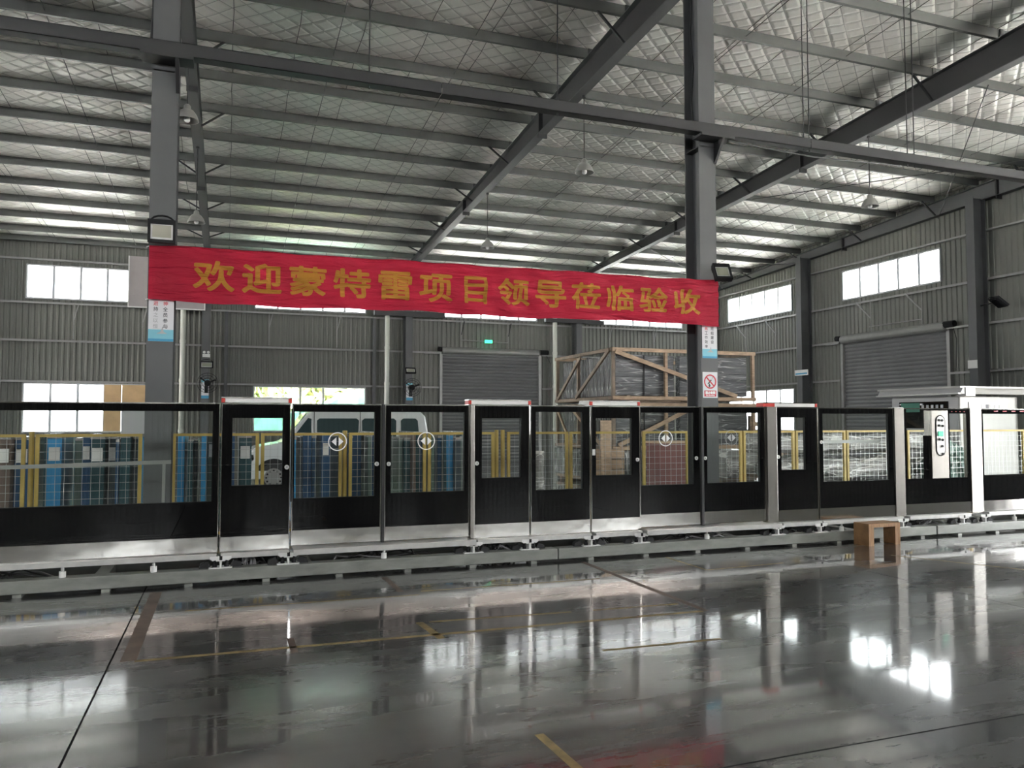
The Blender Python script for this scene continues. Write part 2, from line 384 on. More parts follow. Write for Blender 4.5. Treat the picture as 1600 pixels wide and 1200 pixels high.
# ---------------------------------------------------------------- text
def glyph_mesh(body, w, h, bold=0.02, fine=0.0):
    """flat outline of one line of writing in XZ, centred, scaled to w x h"""
    c = bpy.data.curves.new('t', 'FONT'); c.body = body; c.size = 1.0; c.offset = 0.0
    o = bpy.data.objects.new('t', c); COL.objects.link(o)
    dg = bpy.context.evaluated_depsgraph_get()
    me = bpy.data.meshes.new_from_object(o.evaluated_get(dg))
    bpy.data.objects.remove(o); bpy.data.curves.remove(c)
    bm = bmesh.new(); bm.from_mesh(me)
    bmesh.ops.remove_doubles(bm, verts=bm.verts, dist=1e-5)
    xs = [v.co.x for v in bm.verts]; ys = [v.co.y for v in bm.verts]
    x0, x1, y0, y1 = min(xs), max(xs), min(ys), max(ys)
    for v in bm.verts:
        v.co = Vector(((v.co.x - (x0 + x1) / 2) / (x1 - x0) * w, 0, (v.co.y - (y0 + y1) / 2) / (y1 - y0) * h))
    if fine:
        bmesh.ops.triangulate(bm, faces=bm.faces)
        for _ in range(6):
            es = [e for e in bm.edges if e.calc_length() > fine]
            if not es: break
            bmesh.ops.subdivide_edges(bm, edges=es, cuts=1); bmesh.ops.triangulate(bm, faces=bm.faces)
    if bold:                                        # thicken the strokes: shifted layers a hair apart
        src = bmesh.ops.duplicate
        geo = list(bm.verts) + list(bm.edges) + list(bm.faces)
        k_ = 0
        for dx, dz in ((1, 0), (-1, 0), (0, 1), (0, -1), (.7, .7), (-.7, .7), (.7, -.7), (-.7, -.7)):
            k_ += 1; r = src(bm, geom=geo)
            for v in r['geom']:
                if isinstance(v, bmesh.types.BMVert): v.co += Vector((dx * bold * w, -0.00004 * k_, dz * bold * w))
    for f in bm.faces:
        f.normal_update()
        if f.normal.y > 0: f.normal_flip()
    bm.to_mesh(me); bm.free(); me.materials.clear()
    return me


def writing(name, body, cx, y, cz, w, h, m, parent, bold=0.01, rotz=0.0):
    me = glyph_mesh(body, w, h, bold); me.materials.append(m)
    o = link(name, me, parent); o.location = Vector((cx, y, cz)) - ORG.get(parent.name, Vector((0, 0, 0))); o.rotation_euler.z = rotz
    return o


ORD = ['first', 'second', 'third', 'fourth', 'fifth', 'sixth', 'seventh', 'eighth', 'ninth', 'tenth', 'eleventh', 'twelfth', 'thirteenth',
       'fourteenth', 'fifteenth', 'sixteenth', 'seventeenth', 'eighteenth', 'nineteenth', 'twentieth', 'twenty-first', 'twenty-second',
       'twenty-third', 'twenty-fourth', 'twenty-fifth', 'twenty-sixth', 'twenty-seventh', 'twenty-eighth', 'twenty-ninth', 'thirtieth']
for _t in ('thirty', 'forty', 'fifty', 'sixty', 'seventy'):
    ORD += [_t + '-' + w for w in ORD[:9]] + [{'thirty': 'fortieth', 'forty': 'fiftieth', 'fifty': 'sixtieth', 'sixty': 'seventieth', 'seventy': 'eightieth'}[_t]]

# ================================================================ the hall
XL, XR, YF, YB = -24.0, 21.9, -14.0, 31.9
FR = [-16.1, -8.44, -0.76, 6.92, 14.5, 21.75]       # frame lines
YRIDGE = 3.0


def zp(y):                                          # underside of the purlins
    return 9.17 - 0.0635 * (y - 12.72) if y > YRIDGE else 9.17 - 0.0635 * (2 * YRIDGE - y - 12.72)


def zb(y):                                          # underside of the rafters
    return 8.66 - 0.0436 * (y - 11.0)


# ---- floor: slabs with sawn joints
fl = thing('floor', 'dark grey polished epoxy floor with sawn slab joints and worn tape marks', 'floor', (0, 0, 0), kind='structure')
B(XL, XR, YF, YB, -0.30, -0.012).build('floor_base', M['joint'], fl)
xs = [XL, -15.1, -7.9, -0.70, 6.47, 13.7, XR]; ys = [YF, -4.0, 3.15, 8.75, 16.0, 24.0, YB]
for i in range(len(xs) - 1):
    for j in range(len(ys) - 1):
        g = 0.006
        B(xs[i] + g, xs[i + 1] - g, ys[j] + g, ys[j + 1] - g, -0.2, 0.0).build('floor_slab', M['floor'], fl)


def tape(p, q, w, m='tape'):
    MB().bar((p[0], p[1], 0.0006), (q[0], q[1], 0.0006), w, 0.0012).build('tape_strip', M[m], fl)


tape((-0.59, 8.12), (-0.59, 5.87), 0.10, 'tapebrown')
tape((-0.55, 5.86), (3.80, 5.75), 0.045)
tape((1.55, 6.19), (2.75, 6.10), 0.035)
tape((2.95, 6.09), (3.75, 6.05), 0.03)
tape((1.47, 6.20), (1.52, 5.69), 0.06)
tape((3.84, 8.2), (3.84, 5.74), 0.06, 'tapebrown')
tape((0.47, 6.08), (0.47, 5.69), 0.05, 'tapebrown')
tape((-0.3, 7.25), (1.7, 7.18), 0.025)
tape((1.55, 8.1), (1.57, 7.35), 0.06, 'tapebrown')
tape((1.75, 7.32), (3.6, 7.28), 0.025)
tape((2.5, 5.01), (3.45, 4.98), 0.035)
tape((4.90, 8.15), (4.89, 7.3), 0.03)
tape((4.9, 7.3), (5.95, 7.37), 0.03)
tape((1.53, 3.80), (1.55, 3.36), 0.05)
tape((7.5, 7.35), (8.15, 6.1), 0.03)

# ---- yard outside, seen through the low windows
yard = B(-90, 90, -80, 110, -0.35, -0.31).build('ground', M['concrete']); setp(yard, 'pale concrete yard outside the hall windows', 'ground', kind='structure')


# ---- corrugated walls
def corr(mb, plane, pos, u0, u1, z0, z1, inward, pitch=0.19, d=0.03, ztop=None):
    """trapezoid sheeting; plane 'y': lies at Y=pos and runs along X"""
    pts = []; u = math.floor(u0 / pitch) * pitch
    while u < u1 + pitch:
        for (du, dd) in ((0, 0), (0.095, 0), (0.115, d), (0.17, d)):
            pts.append((u + du, dd))
        u += pitch
    def dep(u):
        k = (u / pitch - math.floor(u / pitch)) * pitch
        return 0.0 if k <= 0.095 else (d * (k - 0.095) / 0.02 if k < 0.115 else (d if k <= 0.17 else d * (pitch - k) / 0.02))
    pts = [(u0, dep(u0))] + [p for p in pts if u0 + 1e-5 < p[0] < u1 - 1e-5] + [(u1, dep(u1))]
    vs = []; fs = []
    for a, b in pts:
        c = pos + inward * b
        zt = ztop(a) if ztop else z1
        for z in (z0, zt): vs.append((a, c, z) if plane == 'y' else (c, a, z))
    for i in range(len(pts) - 1): fs.append((2 * i, 2 * i + 2, 2 * i + 3, 2 * i + 1))
    mb.add(vs, fs)


def wall(name, label, plane, pos, inward, u0, u1, ucuts, zcuts, holes, ztop):
    w = thing(name, label, 'wall', (0, 0, 0), kind='structure')
    ub = sorted(set([u0, u1] + [c for c in ucuts if u0 < c < u1] + [h[k] for h in holes for k in (0, 1)]))
    zs = sorted(set([0.0] + zcuts + [h[k] for h in holes for k in (2, 3)])) + [None]
    for i in range(len(ub) - 1):
        j = 0
        while j < len(zs) - 1:
            um = (ub[i] + ub[i + 1]) / 2
            def hole(jj):
                zm = (zs[jj] + (zs[jj + 1] if zs[jj + 1] is not None else zs[jj] + 0.5)) / 2
                return any(h[0] < um < h[1] and h[2] < zm < h[3] for h in holes)
            if hole(j): j += 1; continue
            k = j
            while k + 1 < len(zs) - 1 and not hole(k + 1) and zs[k + 1] not in zcuts: k += 1
            mb = MB(); corr(mb, plane, pos, ub[i], ub[i + 1], zs[j], zs[k + 1], inward, ztop=(ztop if zs[k + 1] is None else None))
            mb.build('wall_sheet', M['sheet'], w)
            j = k + 1
    return w


GZ = [3.05, 4.50, 5.85]
UPZ = (5.97, 7.20); LOZ = (1.20, 2.97)
back_up = [(-14.4, -10.08), (-6.76, -2.44), (0.96, 5.28), (8.45, 12.77), (15.80, 20.12)]  # the leftmost strip is out of view, added for its light
back_lo = [(-6.77, -2.45), (0.96, 5.28)]
BSH = (8.46, 12.80, 0.0, 4.55)
holes = [(a, b, *UPZ) for a, b in back_up] + [(a, b, *LOZ) for a, b in back_lo] + [BSH]
wb = wall('wall_back', 'far corrugated grey metal wall with window strips and a roller shutter', 'y', YB, -1, XL, XR, FR, GZ, holes, lambda u: zp(YB) + 0.25)
RUP = (6.15, 7.28)
right_up = [(26.25, 30.65), (19.07, 23.43), (11.6, 16.0), (2.6, 9.4), (-5.0, 2.0)]  # the last three are out of view, added to light the hall
right_lo = [(26.2, 30.65)]
RSH = (18.85, 23.37, 0.0, 4.62)
right_gate_added = [(1.0, 6.0)]  # unseen gateway, added to bring in daylight from the right
holes = [(a, b, *RUP) for a, b in right_up] + [(a, b, *LOZ) for a, b in right_lo] + [RSH] + [(a, b, 0.0, 4.6) for a, b in right_gate_added]
wr = wall('wall_right', 'corrugated grey metal end wall with upper windows and a roller shutter', 'x', XR, -1, YF, YB, [25.1, 17.45, 9.8], GZ, holes, lambda u: zp(u) + 0.22)
front_lo = [(-4.2, -1.6), (0.7, 3.2), (5.9, 7.2), (9.8, 12.2), (14.5, 18.5)]  # unseen windows, placed to give the bright patches on the skirting
front_up = [(-13.0, -9.0), (-4.2, -1.6), (0.7, 3.2), (5.9, 7.2), (9.8, 12.2), (14.5, 18.5)]  # unseen windows, placed to give the pale reflections in the floor
front_hi = [(-23.4, -16.4), (-15.8, -8.7), (-8.1, -3.1), (7.5, 9.9), (10.9, 14.2), (15.2, 21.4)]; FHZ = (7.15, 8.45)  # unseen high strip, added to light the ceiling and the hall
FLZ = (3.0, 3.9); FUZ = (5.5, 7.0)
holes = [(a, b, *FLZ) for a, b in front_lo] + [(a, b, *FUZ) for a, b in front_up] + [(a, b, *FHZ) for a, b in front_hi]
wf = wall('wall_front', 'corrugated wall behind the viewpoint with window bands added for light and reflections', 'y', YF, 1, XL, XR, FR, [], holes, lambda u: zp(YF) + 0.25)
left_up = [(-12, -4), (-3, 5), (6, 13), (14, 21), (22, 30)]  # unseen windows, added to light the hall from the left
left_gate_added = [(23, 30)]  # unseen gateway, added as one more daylight opening
holes = [(a, b, 5.4, 7.4) for a, b in left_up] + [(a, b, 0.0, 4.6) for a, b in left_gate_added]
wl = wall('wall_left', 'corrugated wall at the far end with a gateway and upper windows added for light', 'x', XL, 1, YF, YB, [], [], holes, lambda u: zp(u) + 0.22)

# girts
for z in GZ:
    for i in range(len(FR) - 1):
        segs = [(FR[i], FR[i + 1])]
        if z < 4.55 and FR[i] < 9 < FR[i + 1]: segs = [(FR[i], BSH[0] - 0.12), (BSH[1] + 0.12, FR[i + 1])]
        for a, b in segs:
            mb = MB().box(a + 0.02, b - 0.02, YB - 0.20, YB - 0.035, z - 0.004, z + 0.004).box(a + 0.02, b - 0.02, YB - 0.20, YB - 0.192, z - 0.07, z + 0.004)
            mb.build('girt', M['girt'], wb)
    rs = [(17.45, 25.1), (25.1, YB), (9.8, 17.45)]
    for a, b in rs:
        segs = [(a, b)]
        if z < 4.62 and a < 20 < b: segs = [(a, RSH[0] - 0.12), (RSH[1] + 0.12, b)]
        for a2, b2 in segs:
            zz = z + 0.12
            mb = MB().box(XR - 0.20, XR - 0.035, a2 + 0.02, b2 - 0.02, zz - 0.004, zz + 0.004).box(XR - 0.20, XR - 0.192, a2 + 0.02, b2 - 0.02, zz - 0.07, zz + 0.004)
            mb.build('girt', M['girt'], wr)
for y0, y1 in ((25.1, YB), (17.45, 25.1), (9.8, 17.45)):
    B(XR - 0.2, XR - 0.04, y0, y1, 7.42, 7.47).build('girt', M['girt'], wr)
B(XL, XR, YB - 0.18, YB - 0.04, 7.34, 7.40).build('girt', M['girt'], wb)

WN = [0]


def window(label, plane, pos, inward, u0, u1, z0, z1, cuts, glass='winglass'):
    WN[0] += 1
    w = thing('window_%d' % WN[0], label, 'window', (0, 0, 0), kind='structure')
    def bx(mb, a, b, z0, z1, d0, d1):
        c0, c1 = sorted((pos + inward * d0, pos + inward * d1))
        return mb.box(a, b, c0, c1, z0, z1) if plane == 'y' else mb.box(c0, c1, a, b, z0, z1)
    t = 0.05; mb = MB()
    bx(mb, u0, u1, z0, z0 + t, -0.02, 0.07); bx(mb, u0, u1, z1 - t, z1, -0.02, 0.07)
    bx(mb, u0, u0 + t, z0 + t, z1 - t, -0.02, 0.07); bx(mb, u1 - t, u1, z0 + t, z1 - t, -0.02, 0.07)
    mb.build('window_frame', M['alu'], w)
    for c in cuts: bx(MB(), c - 0.042, c + 0.042, z0 + t, z1 - t, -0.01, 0.05).build('mullion', M['alu'], w)
    ed = [u0 + t] + list(cuts) + [u1 - t]
    for i in range(len(ed) - 1): bx(MB(), ed[i], ed[i + 1], z0 + t, z1 - t, 0.01, 0.014).build('pane', M[glass], w)
    um, zm = (u0 + u1) / 2, (z0 + z1) / 2
    return w


def portal_for(plane, pos, inward, u0, u1, z0, z1):
    um, zm = (u0 + u1) / 2, (z0 + z1) / 2
    if plane == 'y': portal((um, pos - inward * 0.06, zm), (math.radians(90 if inward > 0 else -90), 0, 0), u1 - u0, z1 - z0)
    else: portal((pos - inward * 0.06, um, zm), (0, math.radians(-90 if inward > 0 else 90), 0), z1 - z0, u1 - u0)


def five(a, b): return [a + (b - a) * k / 5 for k in range(1, 5)]


lab = ['upper window strip added for light outside the view', 'upper window strip partly covered by the pinkish board', 'upper window strip behind the first half of the red banner',
       'upper window strip above the far roller shutter', 'upper window strip behind the stacked crates']
for (a, b), l in zip(back_up, lab):
    window('five-pane ' + l, 'y', YB, -1, a, b, *UPZ, five(a, b)); portal_for('y', YB, -1, a, b, *UPZ)
a, b = back_lo[0]; window('low window with plywood at one end, in the far wall', 'y', YB, -1, a, b, *LOZ, five(a, b)); portal_for('y', YB, -1, a, b, *LOZ)
a, b = back_lo[1]; window('low three-pane window with greenery and green tarpaulin outside', 'y', YB, -1, a, b, *LOZ, [2.72, 3.60]); portal_for('y', YB, -1, a, b, *LOZ)
lab = ['upper window strip in the end wall above the crates', 'upper window strip above the roller shutter of the end wall', 'upper end-wall window strip beside the viewpoint, unseen and added for light',
       'upper end-wall window strip behind the viewpoint, unseen and added for light', 'upper end-wall window strip by the front corner, unseen and added for light']
for (a, b), l in zip(right_up, lab):
    window('five-pane ' + l, 'x', XR, -1, a, b, *RUP, five(a, b)); portal_for('x', XR, -1, a, b, *RUP)
a, b = right_lo[0]; window('low window in the end wall beside the stacked crates', 'x', XR, -1, a, b, *LOZ, five(a, b)); portal_for('x', XR, -1, a, b, *LOZ)
for k, (a, b) in enumerate(front_up):
    window('%s upper window in the unseen wall behind the viewpoint, placed for its reflection' % ORD[k], 'y', YF, 1, a, b, *FUZ, five(a, b), 'dimglass'); portal_for('y', YF, 1, a, b, *FUZ)
for k, (a, b) in enumerate(front_hi):
    window('%s clerestory window in the unseen wall behind the viewpoint, added for light' % ORD[k], 'y', YF, 1, a, b, *FHZ, five(a, b), 'clearwin'); portal_for('y', YF, 1, a, b, *FHZ)
for k, (a, b) in enumerate(front_lo):
    window('%s middle window in the unseen wall behind the viewpoint, placed for its reflection' % ORD[k], 'y', YF, 1, a, b, *FLZ, [(a + b) / 2]); portal_for('y', YF, 1, a, b, *FLZ)
for k, (a, b) in enumerate(left_up):
    window('%s upper window of the unseen far left wall, added for light' % ORD[k], 'x', XL, 1, a, b, 5.4, 7.4, five(a, b)); portal_for('x', XL, 1, a, b, 5.4, 7.4)
for a, b in left_gate_added: portal_for('x', XL, 1, a, b, 0, 4.6)
for a, b in right_gate_added: portal_for('x', XR, -1, a, b, 0, 4.6)

# ---- ceiling: foil blankets between purlins
cl = thing('ceiling', 'silver quilted foil roof lining laid over grey steel purlins', 'ceiling', (0, 0, 0), kind='structure')
PY = [12.72 + 1.6 * k for k in range(-6, 12)]
PY = [y for y in PY if y < 31.6] + [31.55]
sw = 1.2; ns = int((XR - XL) / sw) + 1
for i in range(ns):
    x0 = XL + i * sw; x1 = min(x0 + sw, XR)
    if x1 - x0 < 0.05: continue
    mb = MB(); vs = []; fs = []
    yy = []
    for k in range(len(PY) - 1):
        for q in range(6): yy.append((PY[k] + (PY[k + 1] - PY[k]) * q / 6, math.sin(math.pi * q / 6)))
    yy.append((YB, 0)); nx = 6
    for (y, sag) in yy:
        for q in range(nx + 1):
            u = q / nx; ed = min(u, 1 - u) * 2
            z = zp(y) + 0.205 - sag * 0.045 * (0.4 + 0.6 * min(1, ed * 1.6)) + 0.012 * noise.noise((x0 + u * sw, y * 1.7, 3.1)) * sag
            vs.append((x0 + u * (x1 - x0), y, z))
    for r in range(len(yy) - 1):
        for q in range(nx): fs.append((r * (nx + 1) + q, r * (nx + 1) + q + 1, (r + 1) * (nx + 1) + q + 1, (r + 1) * (nx + 1) + q))
    mb.add(vs, fs); mb.build('foil_blanket', M['foil'], cl, smooth=True)
    if x0 > -10: MB().tube([(x0 + 0.012 * math.sin(y * 3), y, zp(y) + 0.198 - sg * 0.02) for y, sg in yy[::3]], 0.007, 4).build('lap_seam', M['purlin'], cl)
y0r = PY[0]
MB().add([(XL, y0r, zp(y0r) + 0.205), (XR, y0r, zp(y0r) + 0.205), (XR, YF, zp(YF) + 0.205), (XL, YF, zp(YF) + 0.205)], [(0, 1, 2, 3)]).build('foil_blanket', M['foil'], cl)
B(XL - 0.5, XR + 0.5, YF - 0.5, YB + 0.5, 10.15, 10.25).build('roof_sheet', M['sheet_out'], cl)
# fascia closing the gap between lining and roof sheet
for args in ((XL - 0.4, XR + 0.4, YB + 0.02, YB + 0.06, 7.9, 10.2), (XL - 0.4, XR + 0.4, YF - 0.06, YF - 0.02, 8.6, 10.2), (XL - 0.06, XL - 0.02, YF, YB, 7.9, 10.2), (XR + 0.02, XR + 0.06, YF, YB, 7.9, 10.2)):
    B(*args).build('fascia', M['sheet_out'], cl)
for i in range(len(FR) - 1):
    L = FR[i + 1] - FR[i]
    c = MB().box(0.03, L - 0.03, -0.003, 0.003, 0, 0.2).box(0.03, L - 0.03, -0.003, 0.07, 0, 0.004).box(0.03, L - 0.03, -0.003, 0.07, 0.196, 0.2).box(0.03, L - 0.03, 0.066, 0.07, 0, 0.025)
    me = c.mesh('purlin', M['purlin'])
    for y in PY[1:]:
        if y < 4: continue
        link('purlin', me, cl, (FR[i], y, zp(y)))
    # sag rods, in line at mid-bay
    for fx in (0.35, 0.68):
        x = FR[i] + L * fx
        MB().tube([(x, y, zp(y) + 0.07) for y in (8.0, YB - 0.4)], 0.008, 5).build('sag_rod', M['steel'], cl)
# cleats where purlins land on rafters
me = MB().box(-0.05, 0.05, -0.03, -0.02, 0, 0.19).mesh('cleat', M['steel_dark'])
for fx in FR[2:5]:
    for y in PY:
        if y > 8: link('cleat', me, cl, (fx, y, zp(y) + 0.005))

# ---- rafters
rl = {-16.1: 'outermost dark steel rafter of the roof', -8.44: 'dark steel rafter beyond the column with the floodlight', -0.76: 'dark steel rafter running down behind the first banner column',
      6.92: 'tapered dark steel rafter meeting the second banner column', 14.5: 'tapered dark steel rafter crossing the upper right of the hall', 21.75: 'grey steel rafter against the corrugated end wall'}
for x in FR:
    t = thing('roof_rafter', rl[x], 'rafter', (x, YB - 0.3, zb(YB)), group='roof rafters', kind='structure')
    ye, ys_ = YB - 0.25, YRIDGE; hw = 0.11
    mm = M['steel_dark'] if x < 20 else M['steel']
    MB().add([(x - 0.006, ys_, zb(ys_)), (x - 0.006, ye, zb(ye)), (x - 0.006, ye, zp(ye)), (x - 0.006, ys_, zp(ys_)),
              (x + 0.006, ys_, zb(ys_)), (x + 0.006, ye, zb(ye)), (x + 0.006, ye, zp(ye)), (x + 0.006, ys_, zp(ys_))],
             [(0, 1, 2, 3), (7, 6, 5, 4), (0, 4, 5, 1), (3, 2, 6, 7), (0, 3, 7, 4), (1, 5, 6, 2)]).build('web', mm, t)
    MB().bar((x, ys_, zb(ys_)), (x, ye, zb(ye)), 2 * hw, 0.016).build('bottom_flange', M['flange'], t)
    MB().bar((x, ys_, zp(ys_) - 0.008), (x, ye, zp(ye) - 0.008), 2 * hw, 0.014).build('top_flange', M['steel'], t)
    for yj in (16.9, 23.2):                                   # bolted splice plates
        B(x - hw, x + hw, yj - 0.025, yj + 0.025, zb(yj) - 0.11, zp(yj) - 0.02).build('splice_plate', M['steel_dark'], t)
    for k, y in enumerate(PY):                                # fly braces on every second purlin
        if y < 9 or k % 2: continue
        for s in ((-1, 1) if x < 0 else (-1,)):
            MB().bar((x + s * 0.03, y, zb(y) + 0.03), (x + s * 0.62, y + 0.02, zp(y) + 0.02), 0.04, 0.04).build('fly_brace', M['steel_dark'], t)


# ---- columns
def h_column(name, label, x, y, zt, bw, d, axis='y', group=None, mflange='steel'):
    t = thing(name, label, 'column', (x, y, 0), group=group, kind='structure')
    h = d / 2; w = bw / 2; tf = 0.016
    if axis == 'y':
        B(x - w, x + w, y - h, y - h + tf, 0, zt).build('front_flange', M[mflange], t)
        B(x - w, x + w, y + h - tf, y + h, 0, zt).build('rear_flange', M[mflange], t)
        B(x - 0.006, x + 0.006, y - h + tf, y + h - tf, 0, zt).build('web', M[mflange], t)
    else:
        B(x - h, x - h + tf, y - w, y + w, 0, zt).build('front_flange', M[mflange], t)
        B(x + h - tf, x + h, y - w, y + w, 0, zt).build('rear_flange', M[mflange], t)
        B(x - h + tf, x + h - tf, y - 0.006, y + 0.006, 0, zt).build('web', M[mflange], t)
    return t


C1 = h_column('steel_column', 'grey steel column holding the blank end of the red banner', -0.755, 10.30, zb(10.3), 0.29, 0.40, group='columns carrying the banner')
C2 = h_column('steel_column', 'steel column with no-smoking sign holding the last character of the banner', 6.86, 10.30, zb(10.3), 0.29, 0.40, group='columns carrying the banner')
for c, x in ((C1, -0.755), (C2, 6.86)):
    B(x - 0.135, x + 0.135, 10.10, 10.49, 5.80, 5.815).build('stiffener', M['steel_dark'], c)
    B(x - 0.135, x + 0.135, 10.10, 10.49, 6.12, 6.135).build('stiffener', M['steel_dark'], c)
# rain pipe / cables on the columns
MB().tube([(7.02, 10.2, 0.05), (7.02, 10.2, 5.8)], 0.018, 8).build('conduit', M['black'], C2)
MB().tube([(6.755, 10.30, 6.1), (6.74, 10.33, 6.6), (6.76, 10.30, 7.1), (6.735, 10.33, 7.6), (6.75, 10.3, 8.5)], 0.012, 6).build('cable', M['cable'], C2)
MB().tube([(-0.93, 10.2, 6.1), (-0.91, 10.2, 6.6), (-0.90, 10.25, 8.4)], 0.016, 6).build('cable', M['cable'], C1)
wcl = {-8.44: 'grey wall column at the far left of the back wall', -0.76: 'grey wall column carrying a fan and emergency light', 6.92: 'grey wall column beside the far roller shutter', 14.5: 'grey wall column behind the stacked crates'}
for x in FR[1:5]:
    h_column('wall_column', wcl[x], x, YB - 0.45, zb(YB) + 0.05, 0.28, 0.5, group='columns of the far wall')
rcl = {25.1: 'grey wall column with a small white sign, between the end-wall windows', 17.45: 'grey wall column at the right edge of the end wall', 9.8: 'grey end-wall column level with the banner columns'}
for y in (25.1, 17.45, 9.8):
    h_column('wall_column', rcl[y], XR - 0.45, y, zb(y) + 0.05, 0.28, 0.5, axis='x', group='columns of the end wall')
B(XR - 0.5, XR - 0.1, YB - 0.5, YB - 0.1, 0, zb(YB)).build('corner_column', M['steel'])
setp(bpy.data.objects['corner_column'], 'grey boxed column in the corner of the two walls', 'column', kind='structure')
for x in (5.60, -0.05):
    B(x - 0.06, x + 0.06, YB - 0.22, YB - 0.06, 0, 5.78).build('wall_post', M['steel'])
    setp(bpy.data.objects['wall_post' if x > 5 else 'wall_post.001'], 'narrow dark post on the back wall ' + ('between two white pipes' if x > 5 else 'beside the fan column'), 'post', kind='structure')
# crane-rail beam behind the sill line of the back wall
B(5.5, 8.4, YB - 0.75, YB - 0.55, 5.86, 6.06).build('wall_beam', M['steel_dark']); setp(bpy.data.objects['wall_beam'], 'dark horizontal beam by the far wall column under the banner', 'beam', kind='structure')
B(12.9, 15.7, YB - 0.75, YB - 0.55, 5.9, 6.06).build('wall_beam', M['steel_dark']); setp(bpy.data.objects['wall_beam.001'], 'dark horizontal beam above the stacked crates on the back wall', 'beam', kind='structure')

# ---- channel beam in front of the banner columns, hung on rods
t = thing('lighting_channel', 'long dark steel channel running across the hall in front of both columns', 'beam', (0, 9.95, 5.92), kind='structure')
for a, b in ((-14, -6.2), (-6.19, 2.6), (2.61, 8.62), (8.63, 14.0), (14.01, 20.5)):
    MB().box(a, b, 9.86, 9.866, 5.92, 6.075).box(a, b, 9.86, 10.02, 5.92, 5.927).box(a, b, 9.86, 10.02, 6.068, 6.075).build('channel_length', M['steel_dark'], t)
for x in (1.66, 4.30, 8.55, 8.66, 10.7, 10.85, -6.2):
    MB().tube([(x, 9.94, 5.88), (x, 9.94, zp(9.94) + 0.05)], 0.009, 6).build('hanger_rod', M['steel_dark'], t)
for x in (-0.755, 6.86):
    B(x - 0.26, x + 0.32, 9.84, 10.10, 5.88, 5.918).build('bearing_plate', M['steel_dark'], t)
    MB().prism([(9.86, 5.88), (10.10, 5.88), (10.10, 5.55)], 'x', x + 0.12, x + 0.16).build('bracket', M['steel_dark'], t)
MB().tube([(7.1, 9.9, 5.86), (8.7, 9.9, 5.8), (10.5, 9.9, 5.86)], 0.012, 6).build('cable', M['cable'], t)


# ---- roof ties in the end bay
def rod(p, q, label, r=0.012):
    o = MB().tube([p, q], r, 6).build('tie_rod', M['steel_dark']); setp(o, label, 'rod', 'thin roof ties'); return o


rod((14.6, 19.2, 8.2), (21.7, 12.0, 8.5), 'thin tie rod slanting across the upper right ceiling')
rod((14.6, 11.5, 8.5), (21.7, 19.0, 8.2), 'thin tie rod crossing above the end-wall window')
rod((14.6, 30.5, 7.7), (21.6, 25.2, 7.95), 'thin tie rod slanting beside the second column')
rod((14.6, 25.2, 7.95), (21.6, 30.5, 7.7), 'thin tie rod running down to the hall corner')


# ---- roller shutters
def shutter(label, plane, pos, inward, u0, u1, zt, n):
    WN[0] += 1
    t = thing('door_%d' % n, label, 'shutter', (0, 0, 0), kind='structure')
    def P(u, d, z): return (u, pos + inward * d, z) if plane == 'y' else (pos + inward * d, u, z)
    p = 0.14; z = 0.0; prof = [(0.05, -0.01)]
    while z < zt - 0.1:
        for q in range(4): prof.append((0.05 + 0.028 * math.sin(math.pi * q / 4), z + p * 0.9 * q / 4))
        prof.append((0.045, z + p * 0.9)); z += p
    vs = []; fs = []
    for d, zz in prof: vs += [P(u0, d, zz), P(u1, d, zz)]
    for i in range(len(prof) - 1): fs.append((2 * i, 2 * i + 1, 2 * i + 3, 2 * i + 2))
    MB().add(vs, fs).build('slat_curtain', M['shutter'], t)
    for u in (u0 - 0.06, u1 + 0.06):
        c0, c1 = sorted((pos + inward * 0.02, pos + inward * 0.16))
        (B(u - 0.06, u + 0.06, c0, c1, 0, zt) if plane == 'y' else B(c0, c1, u - 0.06, u + 0.06, 0, zt)).build('guide_rail', M['girt'], t)
    c = pos + inward * 0.22
    MB().tube([P(u0 - 0.05, 0.22, zt + 0.06), P(u1 - 0.05, 0.22, zt + 0.06)], 0.15, 16).build('roll', M['girt'], t, smooth=False)
    e = u1 if plane == 'y' else u0
    s = 1 if plane == 'y' else -1
    MB().tube([P(e + s * 0.02, 0.25, zt + 0.10), P(e + s * 0.40, 0.25, zt + 0.10)], 0.11, 10).build('motor', M['black'], t)
    MB().bar(P(e + s * 0.1, 0.2, zt - 0.02), P(e + s * 0.9, 0.2, zt - 0.02), 0.12, 0.05).build('motor_bracket', M['girt'], t)
    e2 = u0 if plane == 'y' else u1
    MB().tube([P(e2 - s * 0.02, 0.25, zt + 0.10), P(e2 - s * 0.22, 0.25, zt + 0.12)], 0.10, 10).build('end_bearing', M['black'], t)
    MB().bar(P(e2 - s * 0.1, 0.2, zt - 0.06), P(e2 - s * 0.8, 0.2, zt - 0.06), 0.10, 0.05).build('support_arm', M['girt'], t)
    MB().tube([P(e + s * 0.3, 0.22, zt + 0.05), P(e + s * 0.5, 0.3, zt - 0.4), P(e + s * 0.45, 0.3, zt - 1.4)], 0.012, 6).build('cable', M['cable'], t)
    return t


shutter('grey roller shutter in the far wall behind the row of glass screens', 'y', YB, -1, BSH[0], BSH[1], 4.50, 1)
shutter('grey roller shutter in the end wall behind the white booth', 'x', XR, -1, RSH[0], RSH[1], 4.60, 2)

